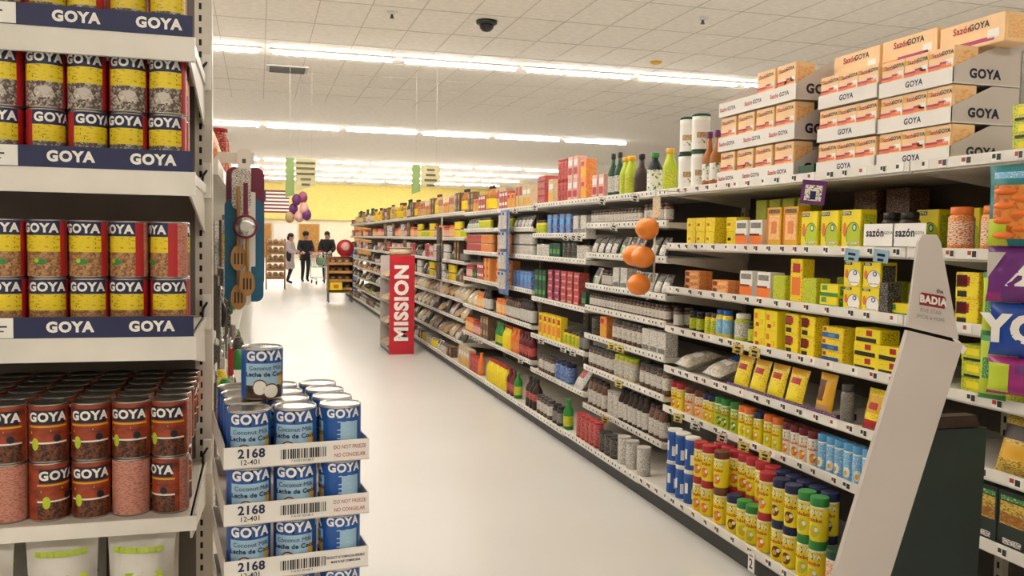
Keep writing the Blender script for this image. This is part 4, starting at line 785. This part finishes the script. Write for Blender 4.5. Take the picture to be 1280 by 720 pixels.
# ------------------------------------------------------------------ coconut milk stacked in trays beside the end cap
CR = R(6); c0 = (.066, 1.545)
def cloc(u, v): return (c0[0]+u*math.cos(CR)-v*math.sin(CR), c0[1]+u*math.sin(CR)+v*math.cos(CR))
pz = .0965; tz = [1.108-pz*i for i in range(4)]
def ctray(i):
    w, d, lp = .245, .326, .037
    b = MB().box(-w/2, w/2, 0, d, 0, .0018, 'card').box(-w/2, w/2, 0, .0018, .0018, lp, 'card_white').box(-w/2, w/2, d-.0018, d, .0018, lp, 'card').box(-w/2, -w/2+.0018, .0018, d-.0018, .0018, lp*1.15, 'card').box(w/2-.0018, w/2, .0018, d-.0018, .0018, lp, 'card')
    f = onfront(-.0008); b.text('2168', .021, -.078, .0245, 'navy', f, .03).text('12-401', .012, -.08, .01, 'ink', f, .01)
    rr = random.Random(3); x = -.03
    while x < .045:
        ww = rr.choice((.001, .0018, .0028)); b.poly([(x, .011), (x+ww, .011), (x+ww, .028), (x, .028)], 'ink', f); x += ww+rr.choice((.001, .0018, .0025))
    b.text('7 41331 02168 3', .0055, .006, .007, 'ink', f, 0)
    if i < 2: b.text('DO NOT FREEZE', .0095, .088, .025, 'red', f, 0, .8).text('NO CONGELAR', .0095, .088, .011, 'red', f, 0, .8)
    else: b.text('PRODUCT OF DOMINICAN REPUBLIC', .0062, .082, .023, 'navy', f, .02, .62).text('MADE IN REP. DOMINICANA', .0062, .082, .015, 'navy', f, .02, .62)
    return b
for i, z in enumerate(tz):
    obj('can_tray', ctray(i), None, 'white cardboard tray of coconut milk cans, %s from top of stack' % ORD[i+1], 'tray', 'trays of coconut milk', loc=(*c0, z), rz=CR+R((0, -.3, .3, 0)[i]))
    for rw in range(4):
        for c in range(3):
            if i > 0 and rw > 0: continue
            cx, cy = cloc((c-1)*.0785, .042+rw*.0785)
            lab = 'blue coconut milk can, %s from left in the %s of the %s tray' % (ORD[c+1], ('front', 'second row', 'third row', 'back row')[rw], ORD[i+1] if i else 'top')
            spawn('coco', (cx, cy, z+.0022), CR+R({0: -2, 1: -12, 2: -118}[c]+(4 if i == 1 else 0)), lab, 'coconut milk cans in trays')
spawn('coco', (.006, 1.672, tz[0]+.0022+.0946), R(8), 'single loose blue coconut milk can standing on top of the tray stack', None)
zz = tz[3]-.0008
n = 0
while zz > .05:
    hgt = zz/ max(1, round(zz/.27)); obj('carton', MB().cbox(-.118, .118, 0, .31, 0, hgt-.001, 'card_kraft', .003), None, 'plain cardboard carton under the coconut milk trays, %s from the floor' % ORD[3-n], 'carton', 'cartons under the trays', loc=(*c0, zz-hgt), rz=CR); zz -= hgt; n += 1
# ------------------------------------------------------------------ left gondola along the aisle, with hanging kitchen tools
LX = -.125
t = thing('shelf_bay', 'white gondola shelves of kitchen tools behind the end cap', 'shelving', (LX, 2.28, 0))
DL = 20.0
obj('back_panel', MB().box(-.55, -.51, 0, DL, .1, 1.9, 'back_panel'), t); obj('kick_plate', MB().box(-.5, -.03, 0, DL, 0, .1, 'kick'), t)
for z, x in ((.13, .0), (.62, -.06), (1.68, .03)): 
    s = obj('shelf', MB().box(-.51, x-.012, 0, DL, z-.03, z, 'shelf_white'), t); obj('price_strip', MB().box(x-.012, x, 0, DL, z-.035, z+.003, 'shelf_lip'), s)
for i in range(16): obj('upright', MB().box(-.51, -.47, 1.3*i, 1.3*i+.03, .1, 1.9, 'upright'), t)
qk = random.Random(77)
cc = 0
CNT = {}
for row, z in enumerate((1.4, 1.17, .94, .7)):
    y = 2.36
    while y < 4.6:
        c = qk.choice(['red', 'black', 'p_white', 'p_yellow', 'lgrey', 'red', 'p_dark', 'green']); nm = {'red': 'red', 'black': 'black', 'p_white': 'white', 'p_yellow': 'yellow', 'lgrey': 'grey', 'p_dark': 'dark', 'green': 'green'}[c]
        hh = qk.uniform(.14, .2); y2 = round(y, 2)
        n_ = CNT[row] = CNT.get(row, 0)+1
        x = LX-.075+qk.uniform(0, .03) if y < 2.8 and z > 1.0 else LX-.03+qk.uniform(0, .05)
        o = obj('blister_pack', MB().cbox(-.045, .045, -.002, .002, 0, hh, 'p_white', .001), None, 'white card kitchen gadget pack with %s part, %s along the %s row' % (nm, ORD[n_], ORD[row+1]), 'blister pack', 'gadget packs hanging behind the end cap', loc=(x, y, z), rz=R(90+qk.uniform(-18, 18)))
        g = MB(); kind = qk.randrange(3)
        if kind == 0: g.ball((0, -.012, hh*.45), (.025, .014, .04), c, 12, 8)
        elif kind == 1: g.cbox(-.012, .012, -.022, -.002, hh*.15, hh*.85, c, .004).ball((0, -.012, hh*.8), (.02, .011, .02), 'steel', 10, 6)
        else: g.lathe([(.022, hh*.2, c), (.028, hh*.3, c), (.02, hh*.6, c), (.012, hh*.7, c)], 12, c=(0, -.03, 0))
        obj('gadget', g, o); y += qk.uniform(.125, .16)
for i, yy in enumerate((2.46, 2.7, 2.94, 3.16, 3.36, 3.6, 3.9)):
    k_ = ['g_orange', 'g_yellow', 'g_orange', 'c_redtin', 'x_orange', 'x_white', 'x_red'][i]
    spawn(k_, (LX+.024-PR[k_]['d']/2, yy, 1.684), R(90), '%s, %s along the upper left shelf behind the end cap' % (PR[k_]['desc'], ORD[i+1]), None)
for i, k_ in enumerate(['x_ivory', 'c_cyl', 'x_yel', 'x_beige', 'b_red', 'x_pink', 'x_dkred', 'x_yel', 'b_oil' if False else 'c_redtin', 'x_beige', 'x_orange', 'x_ivory']):
    spawn(k_, (LX-.2-PR[k_]['d']/2, 2.4+.3*i, 1.684), R(90), '%s, %s at rear of upper left shelf behind end cap' % (PR[k_]['desc'], ORD[i+1]), None)
# chopping boards and wooden tools hanging at the end of the left gondola
HX, HY = -.043, 2.62
t = thing('hanging_bracket', 'white perforated hook strip holding chopping boards and wooden spoons', 'hook strip', (HX, HY, 1.60))
def rrect(x0, x1, z0, z1, rad, n=6):
    pts = []
    for cx, cz, a0 in ((x1-rad, z1-rad, 0), (x0+rad, z1-rad, 90), (x0+rad, z0+rad, 180), (x1-rad, z0+rad, 270)):
        for i in range(n+1): a = R(a0+90*i/n); pts.append((cx+rad*math.cos(a), cz+rad*math.sin(a)))
    return pts[::-1]
def plate(pts, y0, y1, mt): return slab(pts[::-1], y0, y1, mt)
b = plate(rrect(-.015, .022, -.3, .14, .012), -.004, 0, 'paper')
for i in range(9): b.box(-.002, .008, -.0046, -.004, .1-.03*i, .112-.03*i, 'dgrey')
obj('strip', b, t); obj('arm', MB().box(-.075, .03, .004, .016, .1, .13, 'shelf_lip'), t)
o = obj('chopping_board', plate(rrect(-.046, .058, -.25, .09, .022), .020, .029, 'board_maroon'), None, 'maroon plastic chopping board hanging behind the blue board', 'chopping board', loc=(HX, HY, 1.60))
o2 = obj('chopping_board', plate(rrect(-.05, .056, -.29, 0.0, .02), .008, .017, 'board_teal'), None, 'blue plastic chopping board hanging in front of the maroon board', 'chopping board', loc=(HX, HY, 1.60))
obj('packaging_card', plate(rrect(-.03, .022, -.03, .085, .018), -.009, -.006, 'p_white'), None, 'white packaging card at the top of the hanging boards', 'card', loc=(HX, HY, 1.60))
obj('packaging_card', plate(rrect(.0, .034, -.19, .02, .004), -.008, -.006, 'paper'), None, 'white narrow packaging card beside the silver round gadget', 'card', loc=(HX, HY, 1.60))
t = thing('kitchen_gadget', 'red rimmed round silver kitchen gadget hanging over the wooden spoons', 'kitchen gadget', (HX+.008, HY-.05, 1.522))
mx = Matrix.Rotation(R(90), 4, 'X')
obj('rim', MB().add(MB().lathe([(.026, 0, 'maroon'), (.033, .006, 'maroon'), (.033, .018, 'maroon'), (.028, .022, 'maroon')], 28), mx), t)
obj('disc', MB().add(MB().lathe([(.027, .0215, 'steel'), (.026, .0235, 'steel'), (.012, .024, 'steel')], 28), mx), t)
obj('handle', MB().box(-.006, .006, -.012, -.004, .03, .12, 'maroon'), t)
def spoon(slots):
    b = MB(); b.tube([(0, 0, .0), (0, 0, .17)], .0052, 'wood', 8)
    pts = [(.022*math.cos(a)*(1 if math.sin(a) < 0 else .92), -.03+.036*math.sin(a)) for a in [2*math.pi*i/22 for i in range(22)]]
    b.add(slab(pts, -.004, .004, 'wood'))
    for s in slots: b.add(slab(rrect(s-.0022, s+.0022, -.048, -.016, .002)[::-1], -.0046, .0046, 'darkbrown'))
    return b
for i, (x, z, y, l) in enumerate(((-.012, 1.465, -.02, 'upper left slotted wooden spoon hanging on the chopping boards'), (.012, 1.395, -.032, 'middle slotted wooden spoon hanging lowest in front'), (-.012, 1.355, -.012, 'lowest slotted wooden spoon half hidden behind another'))):
    obj('wooden_spoon', spoon([-.009, 0, .009]), None, l, 'wooden spoon', 'wooden spoons on the hook strip', loc=(HX+x, HY+y, z))

# ------------------------------------------------------------------ aisle signs, flag, streamers
def aisle_sign(x, y, z0, lines, h2, lab):
    t = thing('aisle_sign', lab, 'sign', (x, y, z0))
    obj('green_panel', slab([(0, 0), (.17, .06), (.17, h2), (0, h2)], 0, .02, 'sign_green'), t)
    b = slab([(.19, .12), (.58, .26), (.58, h2-.01), (.19, h2-.01)], .0, .02, 'sign_tan')
    for i, w in enumerate(lines): b.box(.385-w/2, .385+w/2, -.004, 0, h2-.12-i*.105, h2-.075-i*.105, 'sign_ink')
    obj('text_panel', b, t)
    for xx in (.08, .5): obj('hanging_wire', MB().tube([(xx, .01, h2), (xx, .01, CEIL-z0-.007)], .0015, 'lgrey', 5), t)
mat('sign_green', '7aa055', .5, col2='a8b878', scale=1.5, lo=.3, hi=.7); mat('sign_tan', 'd8cfa0', .5); mat('sign_ink', '6a6448')
aisle_sign(.5, 18, 2.24, (.36, .36, .34, .2, .16), .78, 'green and tan hanging aisle sign with five lines of writing, over the left')
aisle_sign(2.99, 18, 2.38, (.16, .2, .26, .16), .6, 'smaller green and tan hanging aisle sign above the right shelves')
t = thing('flag', 'striped red and white flag hanging on the far yellow wall', 'flag', (.2, 61.5685, 3.0))
b = MB()
for i in range(13): b.box(-.3, 1.75, 0, .03, .115*i, .115*(i+1), 'maroon' if i % 2 == 0 else 'paper')
obj('stripes', b, t); obj('canton', MB().box(-.3, .25, -.01, 0, .69, 1.5, 'navy'), t)
t = thing('balloon_bunch', 'bunch of purple and pink balloons hanging under the left aisle sign', 'balloons', (.85, 20, 2.0))
for i, (x, z, c) in enumerate(((-.06, .28, 'purple'), (.08, .34, 'p_mag'), (-.12, .08, 'purple'), (.1, .1, 'p_pink'), (.0, -.08, 'p_pink'), (-.2, -.1, 'p_tan'), (.16, -.04, 'purple'))): obj('balloon', MB().ball((x, .05*(i % 3), z), (.1, .1, .13), c, 12, 8), t)
obj('string', MB().tube([(0, .05, .3), (0, .05, CEIL-2.007)], .0015, 'lgrey', 5), t)
# ------------------------------------------------------------------ racks at the far end
t = thing('snack_rack', 'brown wire snack rack with yellow price card near the end of the aisle', 'rack', (1.78, 20.6, 0))
obj('frame', MB().tube([(-.26, -.2, 0), (-.26, -.2, .3)], .012, 'dgrey').tube([(.26, -.2, 0), (.26, -.2, .3)], .012, 'dgrey').tube([(-.26, .2, 0), (-.26, .2, .3)], .012, 'dgrey').tube([(.26, .2, 0), (.26, .2, .3)], .012, 'dgrey').box(-.28, .28, -.22, .22, .22, .25, 'rack_wood').box(-.28, .28, .2, .22, .25, 1.03, 'rack_wood').box(.26, .28, -.22, .2, .25, 1.03, 'darkbrown').box(-.28, -.26, -.22, .2, .25, 1.03, 'rack_wood'), t)
for i in range(4): obj('shelf', MB().box(-.26, .26, -.22, .2, .28+.19*i, .3+.19*i, 'wood').box(-.26, .26, -.225, -.22, .28+.19*i, .34+.19*i, 'wood'), t)
obj('price_card', MB().box(-.24, .04, -.24, -.23, .28, .46, 'yellow').box(-.16, -.04, -.242, -.24, .33, .41, 'orange'), t)
bag('g_snack', '', 'p_brown', .14, .05, .13, [(.2, .8, .3, .7, 'wood')], name='snack_bag', seed=61, lean=-R(15))
for r in range(4):
    for c in range(3): spawn('g_snack', (1.78-.16+.16*c, 20.6-.1, .301+.19*r), 0, 'brown snack bags on the %s shelf of the brown wire rack' % ('lowest', 'second', 'third', 'top')[r], 'brown snack bags, %s shelf of the wire rack' % ('lowest', 'second', 'third', 'top')[r], True)
t = thing('gift_basket', 'round red wrapped bundle on top of the brown snack rack', 'basket', (1.9, 20.6, 1.031))
obj('wrap', MB().ball((0, 0, .2), (.2, .14, .2), 'red', 16, 10).box(-.1, .1, -.08, .08, 0, .03, 'red'), t); obj('face', MB().ball((0, -.12, .24), (.1, .04, .1), 'p_pink', 12, 8), t)
t = thing('bread_rack', 'wooden bread rack with sloping shelves at the far left of aisle', 'rack', (.45, 25.7, 0))
b = MB()
for x in (-.25, .25):
    for y in (-.25, .25): b.tube([(x, y, 0), (x, y, 1.4)], .015, 'rack_wood')
obj('frame', b, t)
for i in range(5): obj('shelf', MB().quad([(-.25, -.3, .3+.23*i), (.25, -.3, .3+.23*i), (.25, .25, .42+.23*i), (-.25, .25, .42+.23*i)], 'wood').quad([(-.25, .25, .405+.23*i), (.25, .25, .405+.23*i), (.25, -.3, .285+.23*i), (-.25, -.3, .285+.23*i)], 'wood').box(-.25, .25, -.31, -.3, .285+.23*i, .35+.23*i, 'rack_wood'), t)
loaf = MB().ball((0, 0, .05), (.07, .16, .055), 'p_tan', 12, 8); P('loaf', 'bread_loaf', 'bread', '', .14, .3, .1, loaf)
for i in range(5):
    for c in range(3): o = spawn('loaf', (.45-.16+.16*c, 25.69, .372+.23*i), 0, 'bread loaves on the %s shelf of the wooden rack' % ('lowest', 'second', 'third', 'fourth', 'top')[i], 'bread loaves, %s shelf' % ('lowest', 'second', 'third', 'fourth', 'top')[i], True); o.rotation_euler = (R(12.3), 0, 0)
t = thing('end_display', 'blue stack of drink packs beyond the end of right shelves', 'display stand', (2.42, 24.6, 0))
for i in range(6): obj('pack', MB().cbox(-.17, .17, -.2, .2, .001+.22*i, .218+.22*i, ('blue', 'p_blue')[i % 2], .01), t)
# ------------------------------------------------------------------ people and carts by the far end
def skin(name, joints, edges, mt, sub=2):
    me = bpy.data.meshes.new(name); ks = list(joints); me.from_pydata([joints[k][0] for k in ks], [(ks.index(a), ks.index(b)) for a, b in edges], [])
    o = bpy.data.objects.new(name, me); COL.objects.link(o); md = o.modifiers.new('s', 'SKIN'); md.use_smooth_shade = True
    for i, k in enumerate(ks): me.skin_vertices[0].data[i].radius = joints[k][1]; 
    me.skin_vertices[0].data[0].use_root = True
    s = o.modifiers.new('d', 'SUBSURF'); s.levels = sub; bpy.context.view_layer.update()
    r = bpy.data.meshes.new_from_object(o.evaluated_get(bpy.context.evaluated_depsgraph_get())); bpy.data.objects.remove(o); bpy.data.meshes.remove(me)
    r.materials.clear(); r.materials.append(MT[mt]); return r
mat('coat_grey', 'b5a8a8', .8); mat('coat_black', '1d1b1f', .8); mat('hair', '1a1512', .6); mat('trousers', '22222a', .8)
def person(lab, loc, rz, coat, long, hgt, hat=False):
    s = hgt/1.6
    J = {'pel': ((0, 0, .86), (.13, .1)), 'bel': ((0, -.01, 1.02), (.14, .11)), 'che': ((0, -.01, 1.2), (.16, .115)), 'nek': ((0, -.03, 1.36), (.055, .055)), 'hd0': ((0, -.045, 1.44), (.07, .08)), 'hd1': ((0, -.05, 1.53), (.068, .08)),
         'shl': ((-.17, 0, 1.29), (.06, .06)), 'ell': ((-.22, -.06, 1.05), (.045, .045)), 'wrl': ((-.17, -.28, .98), (.033, .033)), 'hal': ((-.15, -.36, .97), (.032, .02)),
         'shr': ((.17, 0, 1.29), (.06, .06)), 'elr': ((.22, -.06, 1.05), (.045, .045)), 'wrr': ((.17, -.28, .98), (.033, .033)), 'har': ((.15, -.36, .97), (.032, .02)),
         'hil': ((-.085, 0, .78), (.09, .09)), 'knl': ((-.09, -.05, .46), (.06, .065)), 'anl': ((-.09, .04, .09), (.042, .045)), 'tol': ((-.095, -.12, .04), (.038, .03)),
         'hir': ((.085, 0, .78), (.09, .09)), 'knr': ((.09, -.02, .46), (.06, .065)), 'anr': ((.09, .12, .1), (.042, .045)), 'tor': ((.095, -.04, .045), (.038, .03))}
    Ed = [('pel', 'bel'), ('bel', 'che'), ('che', 'nek'), ('nek', 'hd0'), ('hd0', 'hd1'), ('che', 'shl'), ('shl', 'ell'), ('ell', 'wrl'), ('wrl', 'hal'), ('che', 'shr'), ('shr', 'elr'), ('elr', 'wrr'), ('wrr', 'har'), ('pel', 'hil'), ('hil', 'knl'), ('knl', 'anl'), ('anl', 'tol'), ('pel', 'hir'), ('hir', 'knr'), ('knr', 'anr'), ('anr', 'tor')]
    sc = lambda D: {k: (tuple(x*s for x in p), tuple(x*s for x in r)) for k, (p, r) in D.items()}
    me = skin('person', sc(J), Ed, 'trousers')
    me.materials.append(MT['skin'])
    for p in me.polygons:
        c = p.center
        if c.z > 1.35*s or (c.y < -.3*s and c.z > .8*s): p.material_index = 1
    o = obj('person', me, None, lab, 'person', None, None, loc, rz)
    zb = .42 if long else .8
    C = {k: (J[k][0], tuple(r+.035 for r in J[k][1])) for k in ('pel', 'bel', 'che', 'shl', 'ell', 'wrl', 'shr', 'elr', 'wrr')}
    C['hem'] = ((0, 0, zb), (.24 if long else .19, .19 if long else .15)); C['col'] = ((0, -.02, 1.34), (.08, .08))
    E2 = [('pel', 'bel'), ('bel', 'che'), ('che', 'col'), ('pel', 'hem'), ('che', 'shl'), ('shl', 'ell'), ('ell', 'wrl'), ('che', 'shr'), ('shr', 'elr'), ('elr', 'wrr')]
    obj('coat', skin('coat', sc(C), E2, coat), o)
    b = MB().ball((0, -.03*s, 1.535*s), (.088*s, .1*s, .085*s), 'hair', 16, 10)
    if hat: b.lathe([(.11*s, 1.55*s, 'black'), (.1*s, 1.6*s, 'black'), (.06*s, 1.65*s, 'black')], 16, c=(0, -.03*s, 0))
    else: b.ball((0, .04*s, 1.46*s), (.08*s, .05*s, .08*s), 'hair', 12, 8)
    obj('hair', b, o)
    f = MB()
    for sx in (-1, 1): f.ball((sx*.028*s, -.128*s, 1.495*s), .011*s, 'paper', 8, 6).ball((sx*.028*s, -.136*s, 1.495*s), .006*s, 'black', 8, 6)
    f.ball((0, -.137*s, 1.465*s), (.012*s, .018*s, .02*s), 'skin', 8, 6).box(-.022*s, .022*s, -.13*s, -.12*s, 1.43*s, 1.436*s, 'darkred')
    for sx in (-1, 1): f.ball((sx*.08*s, -.045*s, 1.48*s), (.01*s, .02*s, .028*s), 'skin', 8, 6)
    obj('face', f, o)
    fg = MB()
    for sx in (-1, 1):
        for k in range(4): fg.tube([((sx*.15+(-.022+.015*k))*s, -.37*s, .972*s), ((sx*.15+(-.022+.015*k))*s, -.412*s+.004*abs(k-1)*s, .965*s), ((sx*.15+(-.022+.015*k))*s, -.42*s, .945*s)], .008*s, 'skin', 6)
        fg.tube([((sx*.15-sx*.03)*s, -.33*s, .975*s), ((sx*.15-sx*.05)*s, -.38*s, .96*s)], .009*s, 'skin', 6)
    obj('fingers', fg, o); return o
def cart(lab, loc, rz):
    t = thing('shopping_cart', lab, 'shopping cart', loc, rz)
    b = MB()
    for i in range(9): x = -.24+.06*i; b.tube([(x, -.42, .98), (x*.8, -.4, .55), (x*.8, .36, .5), (x, .42, .9)], .004, 'steel', 5)
    for i in range(10): y = -.4+.085*i; b.tube([(-.25, y, .95-.006*i), (-.2, y, .53), (.2, y, .53), (.25, y, .95-.006*i)], .004, 'steel', 5)
    b.tube([(-.25, -.42, .98), (-.25, .42, .9), (.25, .42, .9), (.25, -.42, .98), (-.25, -.42, .98)], .009, 'steel', 6); obj('basket', b, t)
    obj('frame', MB().tube([(-.22, .42, .98), (-.22, .38, .2), (-.2, -.4, .16)], .012, 'steel').tube([(.22, .42, .98), (.22, .38, .2), (.2, -.4, .16)], .012, 'steel').tube([(-.2, .3, .2), (.2, .3, .2)], .012, 'steel'), t)
    obj('handle', MB().tube([(-.25, .5, 1.0), (.25, .5, 1.0)], .016, 'red').tube([(-.25, .42, .95), (-.25, .5, 1.0)], .01, 'steel').tube([(.25, .42, .95), (.25, .5, 1.0)], .01, 'steel'), t)
    for x in (-.2, .2):
        for y in (-.38, .36): obj('wheel', MB().add(MB().lathe([(.055, -.015, 'black'), (.062, -.008, 'black'), (.062, .008, 'black'), (.055, .015, 'black')], 14), Matrix.Translation((x, y, .0625)) @ Matrix.Rotation(R(90), 4, 'Y')), t); obj('fork', MB().box(x-.02, x-.016, y-.012, y+.012, .06, .18, 'steel').box(x+.016, x+.02, y-.012, y+.012, .06, .18, 'steel').box(x-.02, x+.02, y-.012, y+.012, .17, .2, 'steel'), t)
    return t
person('person in a long pale grey coat standing at the aisle end', (.92, 28.3, 0), R(70), 'coat_grey', True, 1.56)
person('person in a black coat and dark hat, left behind the laden cart', (1.44, 29.3, 0), R(12), 'coat_black', False, 1.6, True)
person('person in a black coat standing right behind the laden cart', (2.14, 29.45, 0), R(-15), 'coat_black', False, 1.64)
cart('steel shopping cart laden with purple and green bags at the aisle end', (1.85, 28.3, 0), R(8))
obj('carrier_bag', MB().ball((0, 0, .17), (.13, .17, .165), 'p_purple', 14, 10).tube([(-.06, 0, .32), (0, 0, .4), (.06, 0, .32)], .012, 'purple'), None, 'purple carrier bag in the laden shopping cart', 'bag', loc=(1.84, 28.45, .548))
obj('carrier_bag', MB().ball((0, 0, .15), (.12, .12, .145), 'p_green', 14, 10).tube([(-.05, 0, .28), (0, 0, .35), (.05, 0, .28)], .012, 'lime'), None, 'green carrier bag in front of the purple bag in the cart', 'bag', loc=(1.85, 28.12, .556))
